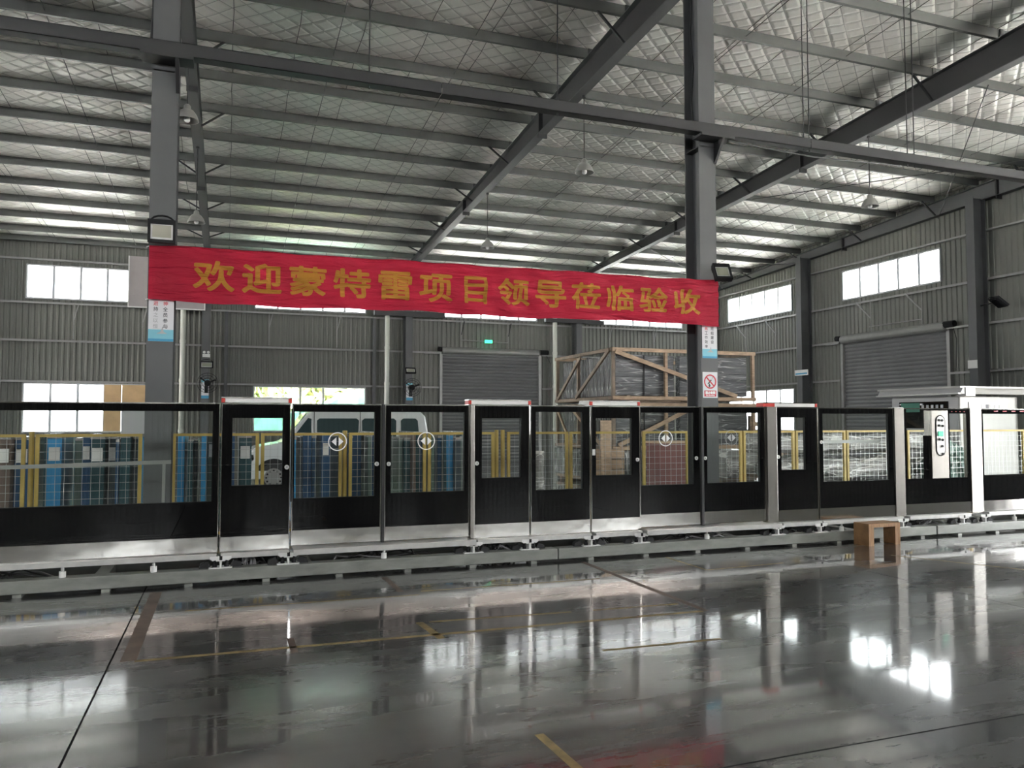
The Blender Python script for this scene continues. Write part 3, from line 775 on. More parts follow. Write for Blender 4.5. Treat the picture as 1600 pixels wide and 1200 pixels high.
# canopy struts hanging under the sill girts, with the exit-sign rod
k = 0
for (x, kind) in ((-5.2, 'white'), (-2.95, 'white'), (1.5, 'white'), (4.1, 'white'), (9.25, 'black'), (11.35, 'black'), (16.2, 'white'), (18.5, 'white')):
    t = thing('window_strut', '%s pair of thin struts under the sill of the back wall, counted from the left' % ORD[k], 'strut', (x, YB - 0.2, 4.5), group='struts under the sills'); k += 1
    MB().tube([(x, YB - 0.22, 5.84), (x, YB - 0.22, 4.55 if kind == 'white' else 4.70)], 0.018, 6).build('upright', M['girt'], t)
    MB().bar((x + 0.14, YB - 0.22, 5.82), (x + 0.01, YB - 0.22, 5.25), 0.035, 0.035).build('diagonal', M['steel_dark'] if kind == 'black' else M['girt'], t)
for k, y in enumerate((29.6, 27.6, 22.4, 20.2)):
    t = thing('window_strut', '%s slanted strut under the end-wall windows, counted from the corner' % ORD[k], 'strut', (XR - 0.2, y, 4.6), group='struts under the sills')
    MB().tube([(XR - 0.22, y - 0.5, 5.9), (XR - 0.22, y - 0.5, 4.7)], 0.018, 6).build('upright', M['girt'], t)
    MB().bar((XR - 0.3, y + 0.1, 5.92), (XR - 0.22, y - 0.5, 5.3), 0.04, 0.04).build('diagonal', M['girt'], t)
t = thing('exit_sign', 'small glowing green exit sign on a bar above the far roller shutter', 'sign', (10.44, YB - 0.3, 4.98))
MB().tube([(9.27, YB - 0.24, 5.02), (11.35, YB - 0.24, 4.97)], 0.022, 6).build('bar', M['girt'], t)
B(10.28, 10.60, YB - 0.32, YB - 0.27, 4.93, 5.06).build('lit_panel', M['greenlit'], t)
o = MB().tube([(XR - 0.22, 22.0, 5.0), (XR - 0.22, 19.7, 5.0)], 0.02, 6).build('handrail_bar', M['girt']); setp(o, 'thin bar on the end wall between the struts above the shutter', 'bar')

# ---- downpipes
for x, l in ((-1.56, 'white downpipe seen beside the first banner column'), (6.04, 'white downpipe next to the wall column with the second fan'), (13.38, 'white downpipe between the far shutter and the crates')):
    t = thing('downpipe', l, 'pipe', (x, 31.3, 0), group='white downpipes on the back wall')
    MB().tube([(x, 31.3, 0.0), (x, 31.3, 7.6)], 0.095, 14).build('pipe', M['pipe'], t, smooth=True)
    for z in (1.2, 3.05, 4.5, 5.9): MB().tube([(x, 31.3, z), (x, 31.3, z + 0.12)], 0.108, 14).build('collar', M['pipe'], t)
    B(x - 0.02, x + 0.02, 31.3, YB - 0.21, 3.0, 3.04).build('clip', M['girt'], t)

# ---- pinkish board, plywood, small signs
t = thing('notice_board', 'large blank pinkish-grey board hung on the far wall behind the first column', 'board', (-2.05, 31.1, 5.6))
B(-3.36, -0.84, 31.02, 31.07, 5.74, 7.56).build('panel', M['board'], t)
for x in (-3.2, -1.0): B(x - 0.03, x + 0.03, 31.07, YB - 0.21, 5.80, 5.86).build('wall_arm', M['girt'], t)
B(-3.40, -0.80, 31.0, 31.08, 5.70, 5.74).build('bottom_edge', M['white'], t)
B(-3.40, -3.36, 31.0, 31.08, 5.74, 7.56).build('side_edge', M['white'], t)
B(-0.84, -0.80, 31.0, 31.08, 5.74, 7.56).build('side_edge', M['white'], t)
for i, (a, b) in enumerate(((-4.18, -3.62), (-3.60, -2.46))):
    o = B(a, b, YB - 0.13, YB - 0.10, 1.25, 2.93).build('plywood_sheet', M['ply']); setp(o, ('narrow' if i == 0 else 'wide') + ' plywood sheet blocking the low window', 'plywood', 'plywood in the window')
o = B(-3.35, -2.3, 29.5, 30.2, 0.0, 2.25).build('electrical_cabinet', M['boothgrey'], bevel=0.02); setp(o, 'grey cabinet standing under the plywood-covered low window', 'cabinet')
t = thing('wall_sign', 'small blue and white sign on the end-wall column', 'sign', (XR - 0.72, 25.0, 3.4))
B(XR - 0.73, XR - 0.715, 24.6, 25.35, 3.40, 3.62).build('plate', M['white'], t)
B(XR - 0.736, XR - 0.731, 24.65, 25.30, 3.44, 3.50).build('stripe', M['inkblue'], t)
o = B(XR - 0.73, XR - 0.715, 17.3, 17.62, 3.2, 3.45).build('paper_notice', M['white']); setp(o, 'small white paper on the rightmost end-wall column', 'notice')


# ---- fans, floodlights, emergency lamp
def wall_fan(x, y, z, label, flip=1):
    t = thing('wall_fan', label, 'fan', (x, y, z), group='black wall fans')
    B(x - 0.06, x + 0.06, y - 0.06, y, z - 0.3, z + 0.1).build('wall_bracket', M['black'], t)
    MB().bar((x, y - 0.05, z - 0.1), (x + 0.05 * flip, y - 0.35, z + 0.05), 0.05, 0.05).build('arm', M['black'], t)
    MB().disc((x + 0.05 * flip, y - 0.42, z + 0.05), 0.11, 0.22).build('motor', M['black'], t)
    mb = MB()
    for r in (0.36, 0.28, 0.18):
        mb.tube([(x + 0.05 * flip + r * math.cos(a), y - 0.56, z + 0.05 + r * math.sin(a)) for a in [2 * math.pi * q / 24 for q in range(25)]], 0.007, 4, cap=False)
    for q in range(12):
        a = 2 * math.pi * q / 12; mb.tube([(x + 0.05 * flip, y - 0.60, z + 0.05), (x + 0.05 * flip + 0.36 * math.cos(a), y - 0.56, z + 0.05 + 0.36 * math.sin(a))], 0.004, 4)
    mb.build('guard', M['black'], t)
    for q in range(3):
        a = 2 * math.pi * q / 3 + 0.4; c = Vector((x + 0.05 * flip, y - 0.52, z + 0.05))
        MB().bar(c + Vector((0.05 * math.cos(a), 0, 0.05 * math.sin(a))), c + Vector((0.32 * math.cos(a), 0.03, 0.32 * math.sin(a))), 0.02, 0.16, (0, 1, 0.3)).build('blade', M['black'], t)
    return t


wall_fan(-0.72, YB - 0.72, 2.95, 'black fan on the wall column behind the first banner column', 1)
wall_fan(6.98, YB - 0.72, 2.90, 'black fan on the wall column beside the far shutter', -1)
for x, l in ((-0.76, 'white and blue poster behind the fan near the first column'), (6.94, 'white and blue poster behind the fan near the far shutter')):
    t = thing('column_poster', l, 'poster', (x, YB - 0.705, 2.4), group='posters behind the fans')
    B(x - 0.13, x + 0.13, YB - 0.708, YB - 0.702, 2.45, 3.15).build('sheet', M['poster'], t)
    B(x - 0.13, x + 0.13, YB - 0.712, YB - 0.709, 3.05, 3.15).build('top_band', M['inkcyan'], t)
    B(x - 0.13, x + 0.13, YB - 0.712, YB - 0.709, 2.45, 2.56).build('bottom_band', M['inkblue'], t)


def flood(label, c, w, h, tilt, yaw=0.0, group='floodlights'):
    """c: centre of the lamp face; the face looks to -Y, tilted down"""
    t = thing('floodlight', label, 'floodlight', c, group)
    R = Matrix.Translation(Vector(c)) @ Matrix.Rotation(yaw, 4, 'Z') @ Matrix.Rotation(tilt, 4, 'X')
    def put(mb, n, m, bev=0):
        mb.v = [tuple(R @ Vector(v)) for v in mb.v]; return mb.build(n, m, t, bevel=bev)
    put(B(-w / 2, w / 2, 0.0, 0.05, -h / 2, h / 2), 'housing', M['black'], 0.006)
    put(MB().frame(-w / 2, w / 2, -h / 2, h / 2, -w * 0.40, w * 0.40, -h * 0.36, h * 0.30, -0.03, 0.0), 'front_bezel', M['black'])
    put(MB().frame(-w * 0.40, w * 0.40, -h * 0.36, h * 0.30, -w * 0.34, w * 0.34, -h * 0.27, h * 0.26, -0.012, 0.0), 'reflector', M['whitemetal'])
    put(B(-w * 0.34, w * 0.34, -0.008, -0.001, -h * 0.27, h * 0.26), 'glass', M['floodglass'])
    pts = [(-w * 0.46, 0.06, h * 0.15)] + [(w * 0.42 * math.cos(a), 0.08, h * 0.45 + h * 0.28 * math.sin(a)) for a in [math.pi - math.pi * q / 8 for q in range(9)]] + [(w * 0.46, 0.06, h * 0.15)]
    put(MB().tube(pts, 0.012, 6), 'bracket', M['black'])
    for q in range(5): put(B(-w * 0.4 + q * w * 0.2 - 0.004, -w * 0.4 + q * w * 0.2 + 0.004, 0.05, 0.09, -h * 0.4, h * 0.4), 'cooling_fin', M['black'])
    return t


flood('black floodlight mounted above the blank end of the banner', (-0.745, 9.93, 3.82), 0.30, 0.27, math.radians(4))
flood('black floodlight tilted down above the last banner character', (6.93, 9.85, 3.83), 0.26, 0.30, math.radians(-32), math.radians(-14))
flood('small floodlight on the wall column behind the first banner column', (-0.72, YB - 0.80, 3.70), 0.46, 0.26, math.radians(4))
flood('small floodlight tilted on the wall column beside the far shutter', (6.95, YB - 0.85, 3.65), 0.42, 0.26, math.radians(-35))
t = flood('dark floodlight jutting in at the right edge under the windows', (21.2, 16.55, 5.1), 0.4, 0.4, math.radians(-50), math.radians(70))
MB().bar((21.2, 16.6, 5.1), (XR - 0.45, 17.35, 5.1), 0.04, 0.04).build('arm', M['black'], t)
t = thing('emergency_light', 'small white twin-head emergency light on the far wall column', 'lamp', (-0.74, YB - 0.72, 4.0))
B(-0.87, -0.61, YB - 0.78, YB - 0.70, 3.98, 4.10).build('body', M['white'], t)
for s in (-1, 1): MB().disc((-0.74 + s * 0.07, YB - 0.79, 4.16), 0.05, 0.07).build('lamp_head', M['white'], t)


# ---- pendant lamps
def pendant(label, x, y, zl, zt):
    t = thing('pendant_lamp', label, 'lamp', (x, y, zl), 'bell pendant lamps')
    MB().tube([(x, y, zl + 0.25), (x, y, zt)], 0.012, 6).build('rod', M['steel_dark'], t)
    MB().lathe([(0.03, zl + 0.27), (0.06, zl + 0.24), (0.065, zl + 0.18), (0.11, zl + 0.15), (0.165, zl + 0.08), (0.20, zl - 0.02), (0.205, zl - 0.03), (0.195, zl - 0.03),
               (0.16, zl + 0.07), (0.10, zl + 0.13), (0.0001, zl + 0.15)], (x, y, 0), 22).build('shade', M['enamel'], t, smooth=True)
    MB().lathe([(0.035, zl + 0.14), (0.04, zl + 0.06), (0.055, zl), (0.05, zl - 0.04), (0.03, zl - 0.06), (0.0001, zl - 0.065)], (x, y, 0), 14).build('bulb', M['bulb'], t, smooth=True)
    MB().lathe([(0.0001, zt), (0.04, zt), (0.04, zt - 0.05), (0.0001, zt - 0.05)], (x, y, 0), 10).build('ceiling_rose', M['steel_dark'], t)


pendant('bell pendant lamp hanging in the clear left of the second column', 7.0, 14.78, 6.86, zb(14.78))
pendant('bell pendant lamp hanging just above the middle of the banner', 7.0, 21.3, 6.62, zb(21.3))
pendant('bell pendant lamp hanging before the upper end-wall windows', 14.5, 14.6, 6.80, zb(14.6))
pendant('bell pendant lamp half hidden behind the top of the first column', -0.76, 15.2, 7.10, zb(15.2))
pendant('bell pendant lamp just above the banner beside the first column', -0.76, 20.2, 6.42, zb(20.2))

# ================================================================ banner
BX0, BX1 = -0.885, 6.985


def bwave(x, z):
    """cloth depth (Y) over the span"""
    u = (x - BX0) / (BX1 - BX0); w = min(1, min(u, 1 - u) * 14)
    y = 10.035 - 0.05 * w * 0.0
    y += 1.5 * w * (0.010 * math.sin(9 * x + 14 * (z - 3.3) + 2 * math.sin(1.7 * x)) + 0.007 * math.sin(23 * (z - 3.3) - 3.2 * x) + 0.012 * noise.noise((x * 2.2, z * 5.0, 1.7)) + 0.009 * noise.noise((x * 5 + z * 11, z * 16 - x * 2, 5.1)) + 0.006 * noise.noise((x * 11 - z * 14, z * 22, 8.3)))
    y -= 0.02 * w * math.sin(math.pi * u)
    pk = max(0, 1 - abs(1 - u) * 16); y += 0.010 * pk * math.sin(40 * (z - 3.35) + 30 * u)
    return y


def btop(x):
    return 3.675 + 0.006 * x + 0.012 * math.sin(2.3 * x) * math.sin(5.1 * x) + 0.02 * math.exp(-((x - BX1) / 0.3) ** 2)


def bbot(x): return 3.02 + 0.004 * x - 0.012 * math.sin(1.9 * x + 0.6) + 0.008 * math.sin(6.1 * x)


t = thing('banner', 'long red cloth banner with orange Chinese characters strung between two columns', 'banner', (3.05, 10.0, 3.0))
nx, nz = 260, 22; vs = []; fs = []
for i in range(nx + 1):
    x = BX0 + (BX1 - BX0) * i / nx
    for j in range(nz + 1):
        z = bbot(x) + (btop(x) - bbot(x)) * j / nz; vs.append((x, bwave(x, z), z))
for i in range(nx):
    for j in range(nz):
        a = i * (nz + 1) + j; fs.append((a, a + nz + 1, a + nz + 2, a + 1))
MB().add(vs, fs).build('cloth', M['banner'], t, smooth=True)
MB().tube([(BX0 + (BX1 - BX0) * i / 60, bwave(BX0 + (BX1 - BX0) * i / 60, btop(BX0 + (BX1 - BX0) * i / 60)), btop(BX0 + (BX1 - BX0) * i / 60)) for i in range(61)], 0.008, 6).build('top_hem', M['banner'], t)
for x0_, sgn in ((BX0, -1), (BX1, 1)):
    for z in (btop(x0_), bbot(x0_)): MB().tube([(x0_, bwave(x0_, z), z), (x0_ + sgn * 0.03, 10.08, z), (x0_ + sgn * 0.03, 10.115, z)], 0.006, 5).build('tie_string', M['white'], t)
chars = '欢迎蒙特雷项目领导莅临验收'
cw = [(-0.408, 0.072), (0.146, 0.623), (0.702, 1.165), (1.24, 1.719), (1.807, 2.262), (2.345, 2.807), (2.965, 3.29), (3.436, 3.902), (3.988, 4.451), (4.531, 4.998), (5.092, 5.533), (5.62, 6.097), (6.188, 6.669)]
for k, ch in enumerate(chars):
    a, b = cw[k]; cz = 3.350 + 0.0025 * (a + b); h = 0.375
    me = glyph_mesh(ch, (b - a) * 0.94, h * 0.94, 0.025, fine=0.03); me.materials.append(M['gold'])
    cx = (a + b) / 2
    for v in me.vertices:
        x, z = v.co.x + cx, v.co.z + cz
        v.co = Vector((x, bwave(x, z) - 0.004 + v.co.y, z)) - ORG[t.name]
    link('character', me, t)


# ---- posters on the columns
def poster(label, x, y, z0, z1, w, colr, coll):
    t = thing('column_poster', label, 'poster', (x, y, z0), 'slogan posters on the banner columns')
    B(x - w / 2, x + w / 2, y - 0.004, y, z0, z1).build('sheet', M['poster'], t)
    B(x - w / 2, x + w / 2, y - 0.0048, y - 0.0042, z0 + 0.03, z0 + 0.14).build('cyan_wash', M['inkcyan'], t)
    B(x - w / 2, x + w / 2, y - 0.0048, y - 0.0042, z0, z0 + 0.03).build('blue_band', M['inkblue'], t)
    MB().prism([(x - 0.05, z0 + 0.09), (x + 0.07, z0 + 0.09), (x + 0.03, z0 + 0.115), (x + 0.02, z0 + 0.18), (x - 0.005, z0 + 0.115)], 'y', y - 0.0056, y - 0.005).build('boat_drawing', M['inkgrey'], t)
    for (txt, xx, ccs) in ((colr[0], x + 0.045, colr[1]), (coll[0], x - 0.06, coll[1])):
        for k, ch in enumerate(txt):
            writing('character', ch, xx, y - 0.0055, z1 - 0.045 - k * 0.068, 0.05, 0.05, M[ccs[min(k, len(ccs) - 1)]], t, 0.015)
    return t


poster('white and blue slogan poster on the first banner column', -0.745, 10.098, 2.545, 3.04, 0.275, ('神全员参与', ['inkred', 'inkblack']), ('进持之以恒', ['inkred', 'inkblack', 'inkgrey']))
poster('white and blue slogan poster above the no-smoking sign', 6.86, 10.098, 2.555, 3.05, 0.26, ('班组建设', ['inkblack']), ('高工作效率', ['inkred', 'inkblack']))
t = thing('no_smoking_sign', 'white no-smoking sign with red ring and red caption on the column', 'sign', (6.86, 10.098, 1.95))
y = 10.098
B(6.73, 6.99, y - 0.004, y, 1.955, 2.345).build('plate', M['poster'], t)
MB().lathe([(0.088, -0.0007), (0.108, -0.0007), (0.108, 0.0007), (0.088, 0.0007), (0.088, -0.0007)], (6.86, y - 0.005, 2.20), 32, 'y').build('red_ring', M['inkred'], t)
MB().bar((6.792, y - 0.0055, 2.268), (6.928, y - 0.0055, 2.132), 0.0012, 0.02, (1, 0, 1)).build('red_slash', M['inkred'], t)
MB().bar((6.82, y - 0.0048, 2.165), (6.88, y - 0.0048, 2.225), 0.001, 0.018, (1, 0, -1)).build('cigarette', M['inkblack'], t)
MB().prism([(6.835, 2.12), (6.855, 2.115), (6.865, 2.14), (6.848, 2.175), (6.83, 2.145)], 'y', y - 0.0052, y - 0.0045).build('flame', M['inkblack'], t)
MB().tube([(6.885, y - 0.005, 2.235), (6.91, y - 0.005, 2.26), (6.90, y - 0.005, 2.285)], 0.004, 4).build('smoke_curl', M['inkgrey'], t)
B(6.755, 6.965, y - 0.0048, y - 0.0042, 1.975, 2.065).build('caption_bar', M['inkred'], t)
writing('caption', '禁止吸烟', 6.86, y - 0.0056, 2.033, 0.17, 0.04, M['inkwhite'], t, 0.02)
writing('caption', 'No Smoking', 6.86, y - 0.0056, 1.992, 0.15, 0.020, M['inkwhite'], t, 0.01)

# ================================================================ platform screen gates
YD = 8.40                     # front face of the glass
ZT = 1.785


def screen(name, label, x0, x1, gx0, gx1, gz0, gz1, skirt=(0.30, 0.452), y=YD, trim=(True, True), dep=0.05, lock=None, icon=None, faint=False, top=True, cat='screen', group='glass gate panels'):
    t = thing(name, label, cat, ((x0 + x1) / 2, y, skirt[0] - 0.005), group)
    zt = ZT - 0.012
    MB().frame(x0 + 0.008, x1 - 0.008, skirt[1], zt, gx0, gx1, gz0, gz1, y, y + 0.012).build('black_border', M['blackglass'], t)
    B(gx0, gx1, y + 0.003, y + 0.009, gz0, gz1).build('clear_pane', M['glass'], t)
    MB().frame(gx0 - 0.03, gx1 + 0.03, gz0 - 0.03, gz1 + 0.03, gx0 + 0.004, gx1 - 0.004, gz0 + 0.004, gz1 - 0.004, y + 0.013, y + dep).build('inner_frame', M['black'], t)
    B(x0 + 0.01, x1 - 0.01, y + 0.013, y + dep, skirt[0] + 0.01, gz0 - 0.03).build('lower_back_panel', M['black'], t)
    B(x0 + 0.006, x1 - 0.006, y - 0.006, y + 0.012, skirt[0], skirt[1]).build('stainless_skirting', M['stainless'], t)
    if top: B(x0, x1, y - 0.004, y + dep + 0.02, zt, ZT).build('top_rail', M['stainless'], t)
    if trim[0]: B(x0, x0 + 0.008, y - 0.006, y + dep, skirt[0], zt).build('edge_trim', M['stainless'], t)
    if trim[1]: B(x1 - 0.008, x1, y - 0.006, y + dep, skirt[0], zt).build('edge_trim', M['stainless'], t)
    if lock:
        k = MB().disc((lock[0], y - 0.004, lock[1]), 0.023, 0.012, 'y', 18).build('lock', M['whitemetal'], t)
        B(lock[0] - 0.003, lock[0] + 0.003, y - 0.0115, y - 0.0102, lock[1] - 0.010, lock[1] + 0.010).build('keyhole', M['black'], k)
    if icon:
        cx, cz = icon; m = M['inkgrey'] if faint else M['inkwhite']
        d = MB(); R1, R2 = 0.088, 0.098
        if faint: R1 = 0.094
        d.lathe([(R1, -0.0005), (R2, -0.0005), (R2, 0.0005), (R1, 0.0005), (R1, -0.0005)], (cx, y + 0.002, cz), 36, 'y'); d.build('icon_ring', m, t)
        for s in (-1, 1):
            MB().prism([(cx + s * 0.012, cz - 0.045), (cx + s * 0.012, cz + 0.045), (cx + s * 0.062, cz)], 'y', y + 0.0012, y + 0.0024).build('icon_arrow', m, t)
    return t


screen('glass_screen', 'long fixed glass screen at the left end of the row', -3.05, -0.06, -2.95, -0.125, 0.80, 1.705, trim=(True, True))
B_ = screen('service_gate', 'black door with a small window, nearest the long left screen', -0.045, 0.625, 0.056, 0.55, 0.95, 1.637, skirt=(0.30, 0.445), lock=(0.592, 1.13), cat='door', group='doors with small windows')
screen('sliding_gate', 'sliding glass leaf with arrow icon, showing the van behind it', 0.645, 1.568, 0.665, 1.503, 0.80, 1.703, skirt=(0.325, 0.475), lock=(1.523, 1.145), icon=(1.107, 1.387), cat='gate', group='sliding gate leaves', y=YD + 0.025)
screen('sliding_gate', 'sliding glass leaf with arrow icon, beside the second black door', 1.609, 2.555, 1.675, 2.505, 0.825, 1.705, skirt=(0.325, 0.47), lock=(1.652, 1.142), icon=(2.066, 1.386), cat='gate', group='sliding gate leaves', y=YD + 0.025)
screen('service_gate', 'black door with a small window showing the yellow fence posts', 2.608, 3.268, 2.698, 3.166, 0.962, 1.639, lock=(2.638, 1.131), cat='door', group='doors with small windows')
screen('glass_screen', 'narrow fixed glass screen between the second and third black doors', 3.284, 4.035, 3.348, 3.944, 0.808, 1.712)
G_ = screen('service_gate', 'black door with a small window showing crate timber', 4.05, 4.70, 4.115, 4.596, 0.958, 1.641, lock=(4.665, 1.14), cat='door', group='doors with small windows')
B(4.063, 4.10, YD - 0.012, YD - 0.001, 1.20, 1.27).build('catch', M['whitemetal'], G_)
screen('sliding_gate', 'sliding glass leaf with arrow icon, in front of the dark red carton', 4.713, 5.563, 4.735, 5.481, 0.819, 1.710, skirt=(0.325, 0.475), lock=(5.508, 1.143), icon=(5.077, 1.392), cat='gate', group='sliding gate leaves', y=YD + 0.025)
screen('sliding_gate', 'sliding glass leaf with faint circle, next to the dark steel post', 5.607, 6.545, 5.67, 6.474, 0.824, 1.713, skirt=(0.325, 0.475), lock=(5.638, 1.14), icon=(6.035, 1.393), faint=True, cat='gate', group='sliding gate leaves', y=YD + 0.025)
screen('service_gate', 'black door with a small window beside the dark steel post', 6.705, 7.359, 6.78, 7.176, 0.965, 1.653, lock=(6.728, 1.14), cat='door', group='doors with small windows')
K_ = screen('glass_screen', 'fixed glass screen with a white horizontal bar behind it, near the stool', 7.378, 8.672, 7.454, 8.593, 0.795, 1.706, trim=(True, False), lock=(7.425, 1.325))
t = screen('glass_screen', 'fixed glass screen at the right end of the row', 10.311, 13.2, 10.36, 13.1, 0.816, 1.714, trim=(False, True))
for k, x in enumerate((10.62, 10.80, 10.98, 11.15)): B(x - 0.04, x + 0.04, YD - 0.003, YD - 0.001, 1.742, 1.756).build('red_mark', M['inkred'], t)
# gap seals between sliding leaves
for x0, x1, l in ((1.572, 1.605, 'dark rubber seal between the first pair of sliding leaves'), (5.567, 5.603, 'dark rubber seal between the second pair of sliding leaves')):
    o = B(x0, x1, YD - 0.005, YD + 0.05, 0.31, ZT - 0.002).build('door_seal', M['rubber'], bevel=0.004); setp(o, l, 'seal', 'seals between leaves')


def post(label, x0, x1, dark=False, z0=0.29, z1=1.79):
    t = thing('gate_post', label, 'post', ((x0 + x1) / 2, YD, z0), 'stainless posts of the gates')
    B(x0, x1, YD - 0.02, YD + 0.10, z0, z1).build('casing', M['satin'], t, bevel=0.004)
    B(x0 + 0.004, x1 - 0.004, YD - 0.01, YD + 0.09, z1, z1 + 0.006).build('cap', M['whitemetal'], t)
    return t


post('slim stainless post at the left side of the second black door', 2.562, 2.606)
post('broad stainless post under the fourth light bar', 6.552, 6.702)
post('stainless post left of the control panel', 8.674, 8.845)
post('stainless post right of the control panel', 10.085, 10.309)

# control panel unit
t = thing('control_screen', 'glass unit with a stainless control panel between two stainless posts', 'control panel', (9.46, YD, 0.295), 'glass gate panels')
x0, x1 = 8.848, 10.083
zt = ZT - 0.012
B(x0, x1, YD, YD + 0.012, 0.452, 0.80).build('black_lower_panel', M['blackglass'], t)
B(x0, 8.905, YD, YD + 0.012, 0.80, zt).build('black_border', M['blackglass'], t)
B(10.04, x1, YD, YD + 0.012, 0.80, zt).build('black_border', M['blackglass'], t)
B(9.651, 9.705, YD, YD + 0.012, 0.80, zt).build('black_border', M['blackglass'], t)
B(9.215, 9.331, YD, YD + 0.012, 0.80, 1.40).build('black_border', M['blackglass'], t)
B(9.706, 10.039, YD, YD + 0.012, 1.712, zt).build('black_border', M['blackglass'], t)
B(8.906, 9.332, YD + 0.003, YD + 0.009, 0.80, zt).build('clear_pane', M['glass'], t)
B(9.706, 10.039, YD + 0.003, YD + 0.009, 0.80, 1.712).build('clear_pane', M['glass'], t)
B(x0, x1, YD - 0.006, YD + 0.012, 0.30, 0.452).build('stainless_skirting', M['stainless'], t)
B(x0, x1, YD - 0.004, YD + 0.07, zt, ZT).build('top_rail', M['stainless'], t)
for q in range(4): B(9.745 + q * 0.08, 9.765 + q * 0.08, YD - 0.003, YD - 0.001, 1.735, 1.745).build('red_mark', M['inkred'], t)
c = B(9.333, 9.649, YD - 0.03, YD + 0.10, 0.795, 1.757).build('panel_casing', M['satin'], t, bevel=0.006)


def stadium(cx, cz0, cz1, r, n=10):
    return [(cx + r * math.cos(a), cz1 + r * math.sin(a)) for a in [math.pi * q / n for q in range(n + 1)]] + [(cx + r * math.cos(a), cz0 + r * math.sin(a)) for a in [math.pi + math.pi * q / n for q in range(n + 1)]]


MB().prism(stadium(9.495, 1.20, 1.60, 0.09), 'y', YD - 0.034, YD - 0.030).build('oval_gasket', M['black'], t)
f_ = MB().prism(stadium(9.495, 1.20, 1.60, 0.074), 'y', YD - 0.038, YD - 0.034).build('button_plate', M['whitemetal'], t)
B(9.445, 9.535, YD - 0.048, YD - 0.038, 1.39, 1.46).build('green_key', M['greenkey'], f_)
for (bx, bz) in ((9.46, 1.615), (9.52, 1.615), (9.46, 1.54), (9.53, 1.535), (9.465, 1.345), (9.525, 1.34), (9.515, 1.25), (9.52, 1.14)):
    MB().disc((bx, YD - 0.044, bz), 0.017, 0.014, 'y', 12).build('switch', M['black'], f_)


# light bars on top of the doors
def lightbar(label, x0, x1, z0=1.790, z1=1.846):
    t = thing('light_bar', label, 'light bar', ((x0 + x1) / 2, YD, z0 - 0.004), 'light bars over the black doors')
    y0, y1 = YD - 0.015, YD + 0.13
    B(x0 + 0.035, x1 - 0.035, y0, y1, z0, z1 - 0.012).build('diffuser', M['diffuser'], t, bevel=0.004)
    B(x0, x1, y0 - 0.006, y1, z1 - 0.012, z1).build('lid', M['stainless'], t)
    B(x0, x1, y0 - 0.004, y1, z0 - 0.005, z0).build('base_plate', M['stainless'], t)
    for a, b in ((x0, x0 + 0.035), (x1 - 0.035, x1)): B(a, b, y0 - 0.003, y1, z0, z1 - 0.012).build('red_end', M['red'], t, bevel=0.003)
    return t


lightbar('white light bar with red ends over the first black door', -0.05, 0.635)
lightbar('white light bar with red ends over the second black door', 2.535, 3.285)
t = lightbar('white light bar with red ends over the third black door', 4.03, 4.70)
MB().prism([(3.93, 1.80), (4.03, 1.79), (4.03, 1.845), (3.95, 1.845)], 'y', YD, YD + 0.1).build('white_end_bracket', M['white'], t)
t = lightbar('pinkish light bar with long red end over the broad post', 6.495, 7.355)
B(6.53, 6.67, YD - 0.02, YD + 0.13, 1.790, 1.836).build('red_cover', M['red'], t)

# threshold strip, galvanised base beams, brackets, feet
for k, (a, b) in enumerate(((-3.05, -0.07), (-0.03, 0.62), (0.66, 2.60), (2.63, 4.02), (4.08, 4.69), (4.73, 6.68), (6.74, 7.36), (7.38, 8.75), (8.86, 10.0), (10.35, 13.2))):
    dark = k in (2, 5)
    t = thing('threshold_strip', '%s length of pale metal threshold under the gates, from the left' % ORD[k], 'threshold', (0.5 * (a + b), YD, 0.25), 'threshold strips')
    B(a, b, 8.33 if not dark else 8.28, 8.56, 0.268, 0.295 if not dark else 0.30).build('plate', M['whitemetal'], t)
    B(a, b, 8.33 if not dark else 8.28, 8.336 if not dark else 8.286, 0.245, 0.268).build('lip', M['whitemetal'], t)
for k, (a, b) in enumerate(((-3.6, 3.575), (3.59, 9.30), (9.32, 13.4))):
    t = thing('base_beam', '%s galvanised steel beam lying along the front of the gates' % ORD[k], 'beam', ((a + b) / 2, 8.38, 0), 'galvanised base beams')
    B(a, b, 8.30, 8.46, 0.028, 0.150).build('tube', M['galv'], t, bevel=0.008)
    x = a + 0.4
    while x < b - 0.2:
        B(x - 0.035, x + 0.035, 8.285, 8.44, 0.0, 0.028).build('shim', M['galv'], t); x += 0.72
    o = B(a + 0.05, b - 0.05, 9.02, 9.18, 0.028, 0.150).build('rear_tube', M['galv'], t, bevel=0.008)
    for x in (a + 0.3, b - 0.3): B(x - 0.04, x + 0.04, 9.0, 9.2, 0, 0.028).build('shim', M['galv'], t)
    for q in range(int((b - a) / 1.9)):
        x = a + 0.6 + q * 1.9; B(x - 0.06, x + 0.06, 8.46, 9.02, 0.04, 0.14).build('cross_tube', M['galv'], t)


